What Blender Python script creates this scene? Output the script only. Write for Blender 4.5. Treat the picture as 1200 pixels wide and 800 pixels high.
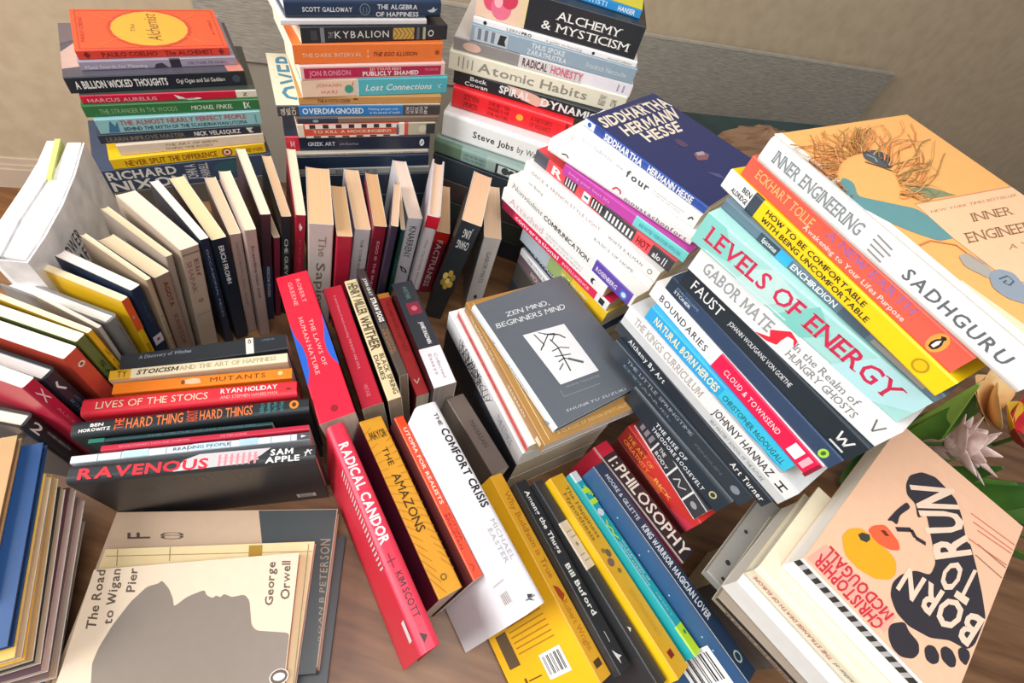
import bpy, bmesh, math, random
from mathutils import Vector, Matrix, Euler
random.seed(7)
for o in list(bpy.data.objects): bpy.data.objects.remove(o)
SC = bpy.context.scene
COL = SC.collection
# ------------------------------------------------------------------ camera
cam_d = bpy.data.cameras.new('camera'); cam = bpy.data.objects.new('camera', cam_d); COL.objects.link(cam)
cam_d.sensor_width = 36.0; cam_d.lens = 570/1200*36.0; cam_d.clip_start = .01
cam.matrix_world = Matrix(((0.944713, -0.327898, 0.000000, 0), (0.260418, 0.750295, -0.607651, 0), (0.199248, 0.574056, 0.794204, .66), (0, 0, 0, 1)))
SC.camera = cam
# ------------------------------------------------------------------ light
SC.view_settings.view_transform = 'Standard'; SC.view_settings.look = 'None'
SC.view_settings.gamma = 1; SC.view_settings.use_curve_mapping = False
SC.view_settings.exposure = 0.28
w = bpy.data.worlds.new('world'); SC.world = w; w.use_nodes = True
bg = w.node_tree.nodes['Background']; bg.inputs[0].default_value = (.93, .96, 1, 1); bg.inputs[1].default_value = .25
def area(name, loc, target, sx, sy, power, col):
    d = bpy.data.lights.new(name, 'AREA'); d.shape = 'RECTANGLE'; d.size = sx; d.size_y = sy; d.energy = power; d.color = col
    o = bpy.data.objects.new(name, d); COL.objects.link(o); o.location = loc
    o.rotation_euler = (Vector(target)-Vector(loc)).to_track_quat('-Z', 'Y').to_euler()
area('window_light', (-1.7, -.75, 1.25), (-.05, .3, .1), 1.2, 1.4, 53, (1, .985, .965))
area('overhead_fill', (.15, -.1, 1.75), (.15, .25, 0), .9, .9, 17, (1, .99, .98))  # added soft fill above the books, stands for no known fixture
area('viewer_side_fill', (.75, -.95, 1.15), (0, .2, .1), .6, .6, 3.2, (1, .97, .93))  # added fill from behind the camera, lifts the shaded page edges
# ------------------------------------------------------------------ materials
MATS = {}
def lin(h):
    h = h.lstrip('#'); out = []
    for i in (0, 2, 4):
        v = int(h[i:i+2], 16)/255; out.append(v/12.92 if v <= .04045 else ((v+.055)/1.055)**2.4)
    return (*out, 1)
def new_mat(name):
    m = bpy.data.materials.new(name); m.use_nodes = True
    return m, m.node_tree.nodes, m.node_tree.links, m.node_tree.nodes['Principled BSDF']
def paint(hexc, rough=.36):
    k = (hexc, rough)
    if k in MATS: return MATS[k]
    m, N, L, b = new_mat('print_'+hexc.strip('#'))
    b.inputs['Roughness'].default_value = rough
    c = lin(hexc); k_ = 1-.2*(.2*c[0]+.7*c[1]+.1*c[2]); c = (c[0]*k_, c[1]*k_, c[2]*k_, 1)     # printed white reflects about 80 %
    tc = N.new('ShaderNodeTexCoord'); no = N.new('ShaderNodeTexNoise'); no.inputs['Scale'].default_value = 90; no.inputs['Detail'].default_value = 3
    L.new(tc.outputs['Object'], no.inputs['Vector'])
    mx = N.new('ShaderNodeMix'); mx.data_type = 'RGBA'
    mx.inputs[6].default_value = tuple(x*.93 for x in c[:3])+(1,); mx.inputs[7].default_value = tuple(min(1, x*1.05) for x in c[:3])+(1,)
    L.new(no.outputs['Fac'], mx.inputs[0]); L.new(mx.outputs[2], b.inputs['Base Color'])
    MATS[k] = m; return m
def paper(hexc):
    k = ('paper', hexc)
    if k in MATS: return MATS[k]
    m, N, L, b = new_mat('paper_'+hexc.strip('#')); b.inputs['Roughness'].default_value = .85
    c = lin(hexc)
    tc = N.new('ShaderNodeTexCoord'); mp = N.new('ShaderNodeMapping'); mp.inputs['Scale'].default_value = (4, 4, 1100)
    no = N.new('ShaderNodeTexNoise'); no.inputs['Scale'].default_value = 1; no.inputs['Detail'].default_value = 4
    L.new(tc.outputs['Object'], mp.inputs[0]); L.new(mp.outputs[0], no.inputs['Vector'])
    r = N.new('ShaderNodeValToRGB'); r.color_ramp.elements[0].position = .3; r.color_ramp.elements[1].position = .6
    r.color_ramp.elements[0].color = tuple(x*.8 for x in c[:3])+(1,); r.color_ramp.elements[1].color = c
    L.new(no.outputs['Fac'], r.inputs[0]); L.new(r.outputs[0], b.inputs['Base Color'])
    bp = N.new('ShaderNodeBump'); bp.inputs['Strength'].default_value = .25; bp.inputs['Distance'].default_value = .0004
    L.new(no.outputs['Fac'], bp.inputs['Height']); L.new(bp.outputs[0], b.inputs['Normal'])
    MATS[k] = m; return m
def noise_mat(name, c1, c2, scale, rough=.7, stretch=(1, 1, 1), bump=0, pos=(.35, .65)):
    m, N, L, b = new_mat(name); b.inputs['Roughness'].default_value = rough
    tc = N.new('ShaderNodeTexCoord'); mp = N.new('ShaderNodeMapping'); mp.inputs['Scale'].default_value = stretch
    no = N.new('ShaderNodeTexNoise'); no.inputs['Scale'].default_value = scale; no.inputs['Detail'].default_value = 6
    L.new(tc.outputs['Object'], mp.inputs[0]); L.new(mp.outputs[0], no.inputs['Vector'])
    r = N.new('ShaderNodeValToRGB'); r.color_ramp.elements[0].position = pos[0]; r.color_ramp.elements[1].position = pos[1]
    r.color_ramp.elements[0].color = lin(c1); r.color_ramp.elements[1].color = lin(c2)
    L.new(no.outputs['Fac'], r.inputs[0]); L.new(r.outputs[0], b.inputs['Base Color'])
    if bump:
        bp = N.new('ShaderNodeBump'); bp.inputs['Strength'].default_value = bump; bp.inputs['Distance'].default_value = .002
        L.new(no.outputs['Fac'], bp.inputs['Height']); L.new(bp.outputs[0], b.inputs['Normal'])
    return m
# ------------------------------------------------------------------ mesh bin: vertices, faces, material per face
class MB:
    def __init__(s): s.v = []; s.f = []; s.m = []; s.mats = []
    def mi(s, mat):
        if mat not in s.mats: s.mats.append(mat)
        return s.mats.index(mat)
    def add(s, pts, faces, mat):
        n = len(s.v); i = s.mi(mat); s.v += [tuple(p) for p in pts]
        for f in faces: s.f.append(tuple(n+k for k in f)); s.m.append(i)
    def box(s, a, b, mat):
        x0, y0, z0 = a; x1, y1, z1 = b
        s.add([(x0,y0,z0),(x1,y0,z0),(x1,y1,z0),(x0,y1,z0),(x0,y0,z1),(x1,y0,z1),(x1,y1,z1),(x0,y1,z1)],
              [(3,2,1,0),(4,5,6,7),(0,1,5,4),(1,2,6,5),(2,3,7,6),(3,0,4,7)], mat)
    def build(s, name, parent=None, smooth=False):
        me = bpy.data.meshes.new(name); me.from_pydata(s.v, [], s.f); me.update()
        for m in s.mats: me.materials.append(m)
        me.polygons.foreach_set('material_index', s.m)
        if smooth: me.polygons.foreach_set('use_smooth', [True]*len(s.f))
        o = bpy.data.objects.new(name, me); COL.objects.link(o)
        if parent: o.parent = parent
        return o
def tag(o, label, cat, group=None):
    o['label'] = label; o['category'] = cat
    if group: o['group'] = group
    return o
def empty(name, M):
    o = bpy.data.objects.new(name, None); o.empty_display_size = .02; COL.objects.link(o); o.matrix_world = M; return o
# ------------------------------------------------------------------ lettering: one glyph mesh per character, laid out by hand
GL = {}
def glyph(ch, bold):
    k = (ch, bold)
    if k in GL: return GL[k]
    cu = bpy.data.curves.new('g', 'FONT'); cu.body = ch; cu.resolution_u = 2; cu.fill_mode = 'FRONT'
    cu.offset = 0 if ch in 'MWmw' else {0: .004, 1: .016, 2: .03}[bold]
    ob = bpy.data.objects.new('g', cu)
    me = bpy.data.meshes.new_from_object(ob)
    vs = [(v.co.x, v.co.y) for v in me.vertices]; fs = [tuple(p.vertices) for p in me.polygons]
    bpy.data.objects.remove(ob); bpy.data.meshes.remove(me); bpy.data.curves.remove(cu)
    if vs:
        x0 = min(v[0] for v in vs); x1 = max(v[0] for v in vs)
        vs = [(x-x0, y) for x, y in vs]
        if ch in 'MW' and bold:     # drawn by hand: an outline offset folds over in these two letters
            C = max(y for x, y in vs); s = .115+.03*bold; wd = .66+.06*bold; x0 = 0; x1 = wd
            vs = [(0, 0), (s, 0), (s, C*.7), (wd/2, C*.1), (wd-s, C*.7), (wd-s, 0), (wd, 0), (wd, C), (wd-s, C), (wd/2, C*.4), (s, C), (0, C)] if ch == 'M' else \
                 [(x*wd*1.2, y*C) for x, y in ((0, 1), (.14, 1), (.28, .36), (.43, .92), (.57, .92), (.72, .36), (.86, 1), (1, 1), (.8, 0), (.64, 0), (.5, .56), (.36, 0), (.2, 0))]
            if ch == 'W': x1 = wd*1.2
            fs = [tuple(range(len(vs)))]
        GL[k] = (vs, fs, x1-x0)
    else: GL[k] = ([], [], .28)
    return GL[k]
CAP = max(v[1] for v in glyph('H', 0)[0])
SER = {'A':'b0 b1','B':'b0 t0','D':'b0 t0','E':'b0 t0','F':'b0 t0','H':'b0 b1 t0 t1','I':'b5 t5','J':'t1','K':'b0 b1 t0 t1','L':'b0 t0','M':'b0 b1 t0 t1',
 'N':'b0 t0 t1','P':'b0 t0','R':'b0 b1 t0','T':'b5','U':'t0 t1','V':'t0 t1','W':'t0 t1','X':'b0 b1 t0 t1','Y':'t0 t1 b5','i':'b5','l':'b5','n':'b0 b1','m':'b0 b5 b1','h':'b0 b1','r':'b0','p':'','k':'b0 b1','f':'b4'}
def layout(txt, fl):
    """glyph polygons of a line in a unit box: x 0..1, y 0 = baseline, 1 = cap height"""
    bold = 2 if 'B' in fl else 1 if 'b' in fl else 0
    x = 0; V = []; F = []; sp = .16 if 'w' in fl else .07
    for ch in txt:
        vs, fs, wd = glyph(ch, bold)
        if ch == ' ': x += .3; continue
        n = len(V); V += [(x+a+(b*.25 if 'i' in fl else 0), b) for a, b in vs]; F += [tuple(n+i for i in f) for f in fs]
        if 's' in fl:
            for s in SER.get(ch, '').split():
                cx = x+wd*{'0': .06, '1': .94, '5': .5, '4': .35}[s[1]]; top = CAP if s[0] == 't' else 0
                y0, y1 = (top-.045, top) if s[0] == 't' else (0, .045)
                n = len(V); V += [(cx-.11, y0), (cx+.11, y0), (cx+.11, y1), (cx-.11, y1)]; F.append((n, n+1, n+2, n+3))
        x += wd+sp
    W = max(x-sp, .05)
    return [(a/W, b/CAP) for a, b in V], F
def disc(n=20): return [(math.cos(2*math.pi*i/n), math.sin(2*math.pi*i/n)) for i in range(n)]
def ribbon(pts, wd):
    """quads along a polyline in 2-D"""
    out = []
    for a, b in zip(pts, pts[1:]):
        dx, dy = b[0]-a[0], b[1]-a[1]; l = math.hypot(dx, dy) or 1; nx, ny = -dy/l*wd/2, dx/l*wd/2
        out.append([(a[0]+nx, a[1]+ny), (b[0]+nx, b[1]+ny), (b[0]-nx, b[1]-ny), (a[0]-nx, a[1]-ny)])
    return out
class Face:
    """a flat printed face of a book; P(a,b,layer) maps its unit square to the book"""
    def __init__(s, mb, f, L, W, T):
        s.mb = mb; s.n = 0; s.wh = {'s': (L, T), 'f': (W, L), 'b': (W, L), 'F': (L, W), 'h': (W, T), 't': (W, T)}[f]
        s.P = {'s': lambda a, b, o: (a*L, -o, b*T), 'f': lambda a, b, o: ((1-b)*L, a*W, T+o), 'b': lambda a, b, o: ((1-b)*L, (1-a)*W, -o),
               'F': lambda a, b, o: (a*L, b*W, T+o), 'h': lambda a, b, o: (-o, (1-a)*W, b*T), 't': lambda a, b, o: (L+o, a*W, b*T)}[f]
    def poly(s, pts, col, faces=None):
        s.n += 1; o = .00022+.000012*s.n
        area = sum(a[0]*b[1]-a[1]*b[0] for a, b in zip(pts, pts[1:]+pts[:1]))
        s.mb.add([s.P(a, b, o) for a, b in pts], faces or [tuple(range(len(pts)))], paint(col))
    def draw(s, d):
        k = d[0]; w, h = s.wh
        if k == 'r': _, a0, a1, b0, b1, c = d; s.poly([(a0, b0), (a1, b0), (a1, b1), (a0, b1)], c)
        elif k == 'p':
            pts = list(d[1])
            if len(pts) > 6:     # round the corners of drawn shapes
                for _ in range(2): pts = [q for a, b in zip(pts, pts[1:]+pts[:1]) for k in (min(.2, .012/(math.hypot(a[0]-b[0], a[1]-b[1])+1e-6)),) for q in ((a[0]+(b[0]-a[0])*k, a[1]+(b[1]-a[1])*k), (b[0]+(a[0]-b[0])*k, b[1]+(a[1]-b[1])*k))]
            s.poly(pts, d[2])
        elif k == 'e':
            _, a, b, ra, rb, c = d; s.poly([(a+x*ra, b+y*rb) for x, y in disc()], c)
        elif k == 'c':   # circle: radius as a share of the face height
            _, a, b, r, c = d; s.poly([(a+x*r*h/w, b+y*r) for x, y in disc()], c)
        elif k == 'l':
            _, pts, wd, c = d
            P2 = [(a*w, b*h) for a, b in pts]; s.n += 1; o = .00022+.000012*s.n
            for q in ribbon(P2, wd): s.mb.add([s.P(a/w, b/h, o) for a, b in q], [(0, 1, 2, 3)], paint(c))
        elif k == 't':
            _, txt, a0, a1, b0, b1, c = d[:7]; fl = d[7] if len(d) > 7 else ''
            V, F = layout(txt, fl)
            if '9' in fl: V = [(1-y, x) for x, y in V]
            elif '7' in fl: V = [(y, 1-x) for x, y in V]
            elif '8' in fl: V = [(1-x, 1-y) for x, y in V]
            if V: s.poly([(a0+(a1-a0)*x, b0+(b1-b0)*y) for x, y in V], c, F)
        elif k == 'q':   # text in a free quad: baseline-left, baseline-right, cap-right, cap-left
            _, txt, Q, c = d[:4]; fl = d[4] if len(d) > 4 else ''
            V, F = layout(txt, fl)
            if V: s.poly([tuple(Q[0][i]*(1-x)*(1-y)+Q[1][i]*x*(1-y)+Q[2][i]*x*y+Q[3][i]*(1-x)*y for i in (0, 1)) for x, y in V], c, F)
        elif k == 'bars':  # barcode
            _, a0, a1, b0, b1 = d; s.poly([(a0, b0), (a1, b0), (a1, b1), (a0, b1)], '#f2f2f2'); s.n += 1
            n = 14
            for i in range(n):
                if i % 3 == 2: continue
                x0 = a0+(a1-a0)*(.1+.8*i/n); x1 = x0+(a1-a0)*.8/n*random.uniform(.4, .9)
                s.mb.add([s.P(a, b, .00022+.000012*s.n) for a, b in ((x0, b0+(b1-b0)*.15), (x1, b0+(b1-b0)*.15), (x1, b1-(b1-b0)*.12), (x0, b1-(b1-b0)*.12))], [(0, 1, 2, 3)], paint('#222222'))
# ------------------------------------------------------------------ poses: corner, spine direction, cover direction, length, width, thickness
POSE = {
 'I_laws': (-0.3169, 0.3657, 0.1441, 0.6648, -0.7470, 0.0000, 0.0781, 0.0695, -0.9945, 0.2223, 0.1439, 0.0397),
 'I_red': (-0.2616, 0.3805, 0.1343, 0.6535, -0.7569, 0.0000, 0.0660, 0.0570, -0.9962, 0.1889, 0.1339, 0.0251),
 'I_hope': (-0.2392, 0.3987, 0.1424, 0.6560, -0.7548, 0.0000, 0.0527, 0.0458, -0.9976, 0.1914, 0.1418, 0.0163),
 'I_straw': (-0.2309, 0.4185, 0.1500, 0.6630, -0.7487, 0.0000, 0.0392, 0.0347, -0.9986, 0.1774, 0.1492, 0.0109),
 'I_redv': (-0.2045, 0.4227, 0.1077, 0.6495, -0.7604, 0.0000, 0.0000, -0.0000, -1.0000, 0.1742, 0.1068, 0.0170),
 'I_black': (-0.1842, 0.4275, 0.1348, 0.6474, -0.7621, 0.0000, 0.0000, -0.0000, -1.0000, 0.1747, 0.1339, 0.0293),
 'H_candor': (-0.1596, 0.1976, 0.1481, 0.7241, -0.6897, 0.0000, -0.0601, -0.0631, -0.9962, 0.2409, 0.1458, 0.0200),
 'H_amazons': (-0.1350, 0.2236, 0.1300, 0.7220, -0.6919, 0.0000, -0.1439, -0.1501, -0.9781, 0.2080, 0.1261, 0.0270),
 'H_utopia': (-0.0988, 0.2381, 0.1394, 0.7232, -0.6906, 0.0000, -0.1671, -0.1750, -0.9703, 0.1938, 0.1398, 0.0116),
 'H_comfort': (-0.0768, 0.2444, 0.1709, 0.7255, -0.6882, 0.0000, -0.1548, -0.1632, -0.9744, 0.2329, 0.1681, 0.0270),
 'H_taupe': (-0.0549, 0.3032, 0.1028, 0.7465, -0.6654, 0.0000, -0.1155, -0.1296, -0.9848, 0.1138, 0.0989, 0.0258),
 'G_buddhism': (0.0269, 0.2143, 0.1276, 0.7103, -0.7039, 0.0000, -0.2975, -0.3002, -0.9063, 0.2219, 0.1307, 0.0191),
 'G_thugs': (0.0558, 0.2164, 0.1280, 0.7089, -0.7053, 0.0000, -0.2925, -0.2940, -0.9100, 0.2072, 0.1307, 0.0193),
 'G_block': (0.0773, 0.2253, 0.1265, 0.7312, -0.6822, 0.0000, -0.2775, -0.2974, -0.9135, 0.2264, 0.1304, 0.0156),
 'G_yellow': (0.0937, 0.2357, 0.1279, 0.7368, -0.6762, 0.0000, -0.2750, -0.2997, -0.9135, 0.2264, 0.1275, 0.0254),
 'G_flow': (0.1166, 0.2517, 0.1249, 0.7497, -0.6618, 0.0000, -0.2586, -0.2929, -0.9205, 0.2172, 0.1290, 0.0130),
 'G_king': (0.1387, 0.2622, 0.1395, 0.7513, -0.6599, 0.0000, -0.2472, -0.2815, -0.9272, 0.2493, 0.1401, 0.0227),
 'G_phil': (0.1370, 0.2913, 0.1292, 0.7720, -0.6356, 0.0000, -0.1645, -0.1998, -0.9659, 0.1572, 0.1249, 0.0289),
 'K_blackpeng': (-0.3913, 0.1850, 0.1371, 0.8304, 0.5572, 0.0000, -0.0292, 0.0435, -0.9986, 0.1677, 0.1364, 0.0220),
 'K_stoic': (-0.3893, 0.1704, 0.1434, 0.8592, 0.5116, 0.0000, -0.0268, 0.0450, -0.9986, 0.1740, 0.1427, 0.0122),
 'K_mutants': (-0.3796, 0.1596, 0.1380, 0.8747, 0.4846, 0.0000, -0.0254, 0.0458, -0.9986, 0.1745, 0.1373, 0.0136),
 'K_lives': (-0.3857, 0.1274, 0.1428, 0.8778, 0.4791, 0.0000, -0.0251, 0.0459, -0.9986, 0.2013, 0.1421, 0.0206),
 'K_hard': (-0.3738, 0.1044, 0.1478, 0.8740, 0.4859, 0.0000, -0.0254, 0.0457, -0.9986, 0.2155, 0.1471, 0.0177),
 'K_dkgreen': (-0.3601, 0.1065, 0.1409, 0.8835, 0.4684, 0.0000, -0.0245, 0.0462, -0.9986, 0.1645, 0.1402, 0.0042),
 'K_redthin': (-0.3443, 0.1032, 0.1418, 0.8843, 0.4669, 0.0000, -0.0244, 0.0463, -0.9986, 0.1892, 0.1411, 0.0064),
 'K_reading': (-0.3611, 0.0847, 0.1396, 0.8873, 0.4613, 0.0000, -0.0241, 0.0464, -0.9986, 0.2134, 0.1389, 0.0078),
 'K_raven': (-0.3485, 0.0672, 0.1439, 0.8990, 0.4379, 0.0000, -0.0229, 0.0471, -0.9986, 0.2166, 0.1431, 0.0184),
 'L_black2': (-0.4151, 0.0983, 0.1498, 0.0000, -0.0000, -1.0000, -0.9895, -0.1444, 0.0000, 0.1493, 0.1491, 0.0164),
 'L_redx': (-0.3915, 0.1164, 0.2129, -0.0000, -0.0000, -1.0000, -1.0000, 0.0078, 0.0000, 0.2124, 0.1306, 0.0121),
 'L_black': (-0.3981, 0.1319, 0.1948, 0.0000, -0.0000, -1.0000, -0.9999, -0.0115, 0.0000, 0.1943, 0.1359, 0.0166),
 'L_orange': (-0.3956, 0.1566, 0.2000, 0.0000, -0.0000, -1.0000, -1.0000, -0.0060, 0.0000, 0.1995, 0.1344, 0.0158),
 'L_green': (-0.3997, 0.1763, 0.2002, 0.0000, -0.0000, -1.0000, -1.0000, -0.0046, 0.0000, 0.1997, 0.1329, 0.0109),
 'L_yellow': (-0.3986, 0.1889, 0.1995, -0.0000, -0.0000, -1.0000, -0.9993, 0.0365, 0.0000, 0.1990, 0.1331, 0.0058),
 'L_pale': (-0.4083, 0.2038, 0.1838, -0.0074, -0.0518, -0.9986, -0.9901, 0.1405, 0.0000, 0.1833, 0.0826, 0.0045),
 'L_grey': (-0.4198, 0.2188, 0.1661, -0.0012, -0.0523, -0.9986, -0.9997, 0.0238, 0.0000, 0.1649, 0.1253, 0.0160),
 'L_penguin': (-0.4139, 0.2426, 0.1820, -0.0050, -0.0870, -0.9962, -0.9983, 0.0577, 0.0000, 0.1815, 0.1002, 0.0084),
 'L_navy': (-0.4106, 0.2555, 0.1879, -0.0108, -0.1040, -0.9945, -0.9947, 0.1029, 0.0000, 0.1872, 0.0979, 0.0117),
 'L_tan': (-0.4028, 0.2707, 0.1928, -0.0325, -0.1175, -0.9925, -0.9638, 0.2667, 0.0000, 0.1929, 0.1040, 0.0059),
 'L_agota': (-0.4056, 0.2827, 0.1833, -0.0355, -0.1346, -0.9903, -0.9670, 0.2548, 0.0000, 0.1820, 0.0906, 0.0179),
 'L_cream': (-0.4079, 0.3086, 0.1925, -0.0484, -0.1488, -0.9877, -0.9509, 0.3094, -0.0000, 0.1930, 0.1133, 0.0084),
 'L_elif': (-0.3969, 0.3203, 0.1974, -0.0579, -0.1453, -0.9877, -0.9290, 0.3700, 0.0000, 0.1958, 0.1256, 0.0222),
 'L_navyw': (-0.3874, 0.3429, 0.1988, -0.0507, -0.0914, -0.9945, -0.8745, 0.4850, 0.0000, 0.1983, 0.1254, 0.0101),
 'L_erich': (-0.3804, 0.3516, 0.1943, -0.0488, -0.0722, -0.9962, -0.8285, 0.5600, 0.0000, 0.1930, 0.1296, 0.0171),
 'L_pinka': (-0.3703, 0.3703, 0.1923, -0.0702, -0.0775, -0.9945, -0.7413, 0.6711, 0.0000, 0.1914, 0.1154, 0.0132),
 'L_pinkb': (-0.3482, 0.3714, 0.2075, -0.0716, -0.0761, -0.9945, -0.7284, 0.6851, 0.0000, 0.2067, 0.1185, 0.0136),
 'L_tall': (-0.3504, 0.4077, 0.2039, -0.1123, -0.1089, -0.9877, -0.6963, 0.7178, 0.0000, 0.2039, 0.1401, 0.0122),
 'L_maroon': (-0.3467, 0.4162, 0.1592, -0.1099, -0.1114, -0.9877, -0.7119, 0.7023, 0.0000, 0.1592, 0.1096, 0.0083),
 'L_che': (-0.3350, 0.4261, 0.1932, -0.1172, -0.1036, -0.9877, -0.6621, 0.7494, 0.0000, 0.1931, 0.1313, 0.0121),
 'L_redw': (-0.3115, 0.4237, 0.2077, -0.1291, -0.0884, -0.9877, -0.5650, 0.8251, 0.0000, 0.2079, 0.1399, 0.0118),
 'L_sapiens': (-0.2907, 0.4160, 0.2087, -0.1054, -0.0612, -0.9925, -0.5025, 0.8646, 0.0000, 0.2060, 0.1148, 0.0304),
 'L_red': (-0.2582, 0.4250, 0.1941, -0.1037, -0.0641, -0.9925, -0.5258, 0.8506, 0.0000, 0.1926, 0.1021, 0.0195),
 'L_white': (-0.2496, 0.4569, 0.1839, -0.1168, -0.0756, -0.9903, -0.5435, 0.8394, 0.0000, 0.1821, 0.1302, 0.0212),
 'L_ego': (-0.2246, 0.4622, 0.1962, -0.1196, -0.0712, -0.9903, -0.5118, 0.8591, -0.0000, 0.1951, 0.1128, 0.0173),
 'L_dnavy': (-0.1917, 0.4418, 0.2272, -0.1300, -0.0498, -0.9903, -0.3575, 0.9339, 0.0000, 0.2276, 0.0841, 0.0091),
 'L_dgreen': (-0.1901, 0.4708, 0.1978, -0.1244, -0.0625, -0.9903, -0.4491, 0.8935, 0.0000, 0.1983, 0.1018, 0.0058),
 'L_kmarn': (-0.1953, 0.5087, 0.1864, -0.1170, -0.0753, -0.9903, -0.5412, 0.8409, -0.0000, 0.1846, 0.1329, 0.0213),
 'L_redwhite': (-0.1640, 0.4974, 0.2134, -0.1327, -0.0420, -0.9903, -0.3015, 0.9535, 0.0000, 0.2125, 0.1279, 0.0179),
 'L_fact': (-0.1644, 0.5479, 0.1437, -0.1471, -0.0531, -0.9877, -0.3395, 0.9406, -0.0000, 0.1415, 0.1141, 0.0213),
 'L_jung': (-0.1171, 0.5008, 0.2227, -0.1713, -0.0286, -0.9848, -0.1647, 0.9863, -0.0000, 0.2206, 0.1126, 0.0281),
 'L_gabor': (-0.0885, 0.5340, 0.1773, -0.0499, -0.0159, -0.9986, -0.3038, 0.9527, 0.0000, 0.1757, 0.1209, 0.0261),
 'A_nixon': (-0.7002, 0.4872, 0.0400, 0.7314, 0.6819, 0.0000, -0.6819, 0.7314, 0.0000, 0.2567, 0.1400, 0.0415),
 'A_never': (-0.6805, 0.5054, 0.0815, 0.7175, 0.6966, 0.0000, -0.6966, 0.7175, 0.0000, 0.2229, 0.1400, 0.0185),
 'A_artof': (-0.6732, 0.5211, 0.1000, 0.7352, 0.6779, 0.0000, -0.6779, 0.7352, 0.0000, 0.2086, 0.1400, 0.0180),
 'A_learn': (-0.6904, 0.5134, 0.1180, 0.7516, 0.6596, 0.0000, -0.6596, 0.7516, 0.0000, 0.2248, 0.1400, 0.0150),
 'A_almost': (-0.6875, 0.5182, 0.1330, 0.7516, 0.6596, 0.0000, -0.6596, 0.7516, 0.0000, 0.2238, 0.1400, 0.0235),
 'A_green': (-0.6976, 0.5178, 0.1565, 0.7575, 0.6528, 0.0000, -0.6528, 0.7575, 0.0000, 0.2339, 0.1400, 0.0180),
 'A_marcus': (-0.6981, 0.5233, 0.1745, 0.7569, 0.6535, 0.0000, -0.6535, 0.7569, 0.0000, 0.2303, 0.1400, 0.0125),
 'A_billion': (-0.7081, 0.5216, 0.1870, 0.7278, 0.6858, 0.0000, -0.6858, 0.7278, 0.0000, 0.2293, 0.1579, 0.0230),
 'A_mans': (-0.7027, 0.5485, 0.2100, 0.7226, 0.6913, 0.0000, -0.6913, 0.7226, 0.0000, 0.2003, 0.1400, 0.0130),
 'A_alch': (-0.7043, 0.5534, 0.2230, 0.7228, 0.6911, 0.0000, -0.6911, 0.7228, 0.0000, 0.1924, 0.1232, 0.0125),
 'B_grey': (-0.3905, 0.5416, 0.1600, 0.8347, 0.5507, 0.0000, -0.5507, 0.8347, 0.0000, 0.2057, 0.1250, 0.0115),
 'B_navy': (-0.3896, 0.5405, 0.1715, 0.8232, 0.5677, 0.0000, -0.5677, 0.8232, 0.0000, 0.2042, 0.1250, 0.0205),
 'B_creamthin': (-0.3901, 0.5401, 0.1920, 0.8129, 0.5823, 0.0000, -0.5823, 0.8129, 0.0000, 0.2041, 0.1250, 0.0055),
 'B_greek': (-0.3943, 0.5453, 0.1975, 0.8245, 0.5658, 0.0000, -0.5658, 0.8245, 0.0000, 0.2068, 0.1250, 0.0230),
 'B_mock': (-0.3769, 0.5524, 0.2205, 0.8067, 0.5910, 0.0000, -0.5910, 0.8067, 0.0000, 0.1956, 0.1250, 0.0210),
 'B_brown': (-0.3764, 0.5536, 0.2415, 0.8052, 0.5930, 0.0000, -0.5930, 0.8052, 0.0000, 0.1991, 0.1250, 0.0085),
 'B_over': (-0.3970, 0.5437, 0.2500, 0.8058, 0.5922, 0.0000, -0.5922, 0.8058, 0.0000, 0.2245, 0.1378, 0.0155),
 'B_kraft': (-0.3744, 0.5614, 0.2655, 0.7960, 0.6052, 0.0000, -0.6052, 0.7960, 0.0000, 0.1974, 0.1250, 0.0115),
 'B_lost': (-0.3680, 0.5626, 0.2770, 0.7659, 0.6429, 0.0000, -0.6429, 0.7659, 0.0000, 0.2013, 0.1250, 0.0240),
 'B_ronson': (-0.3661, 0.5625, 0.3010, 0.7494, 0.6621, 0.0000, -0.6621, 0.7494, 0.0000, 0.1958, 0.1250, 0.0185),
 'B_orange': (-0.3717, 0.5611, 0.3195, 0.7442, 0.6680, 0.0000, -0.6680, 0.7442, 0.0000, 0.1971, 0.1250, 0.0245),
 'B_kyb': (-0.3634, 0.5695, 0.3440, 0.7186, 0.6954, 0.0000, -0.6954, 0.7186, 0.0000, 0.1936, 0.1250, 0.0190),
 'B_whitethin': (-0.3804, 0.5587, 0.3630, 0.7247, 0.6890, 0.0000, -0.6890, 0.7247, 0.0000, 0.1833, 0.1250, 0.0065),
 'B_algebra': (-0.3766, 0.5646, 0.3695, 0.7241, 0.6897, 0.0000, -0.6897, 0.7241, 0.0000, 0.1967, 0.1250, 0.0220),
 'C_green': (-0.2270, 0.6957, 0.1700, 0.9994, -0.0338, 0.0000, 0.0338, 0.9994, -0.0000, 0.2154, 0.1500, 0.0270),
 'C_jobs': (-0.2193, 0.7061, 0.1970, 0.9999, 0.0130, 0.0000, -0.0130, 0.9999, 0.0000, 0.2141, 0.1500, 0.0435),
 'C_pinker': (-0.2136, 0.7245, 0.2405, 0.9987, 0.0514, 0.0000, -0.0514, 0.9987, 0.0000, 0.1927, 0.1500, 0.0340),
 'C_spiral': (-0.2170, 0.7325, 0.2745, 0.9956, 0.0937, 0.0000, -0.0937, 0.9956, 0.0000, 0.2568, 0.1500, 0.0200),
 'C_atomic': (-0.2254, 0.7283, 0.2945, 0.9879, 0.1552, 0.0000, -0.1552, 0.9879, 0.0000, 0.2733, 0.1500, 0.0270),
 'C_radhon': (-0.2229, 0.7348, 0.3215, 0.9900, 0.1414, 0.0000, -0.1414, 0.9900, 0.0000, 0.2715, 0.1500, 0.0175),
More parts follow.
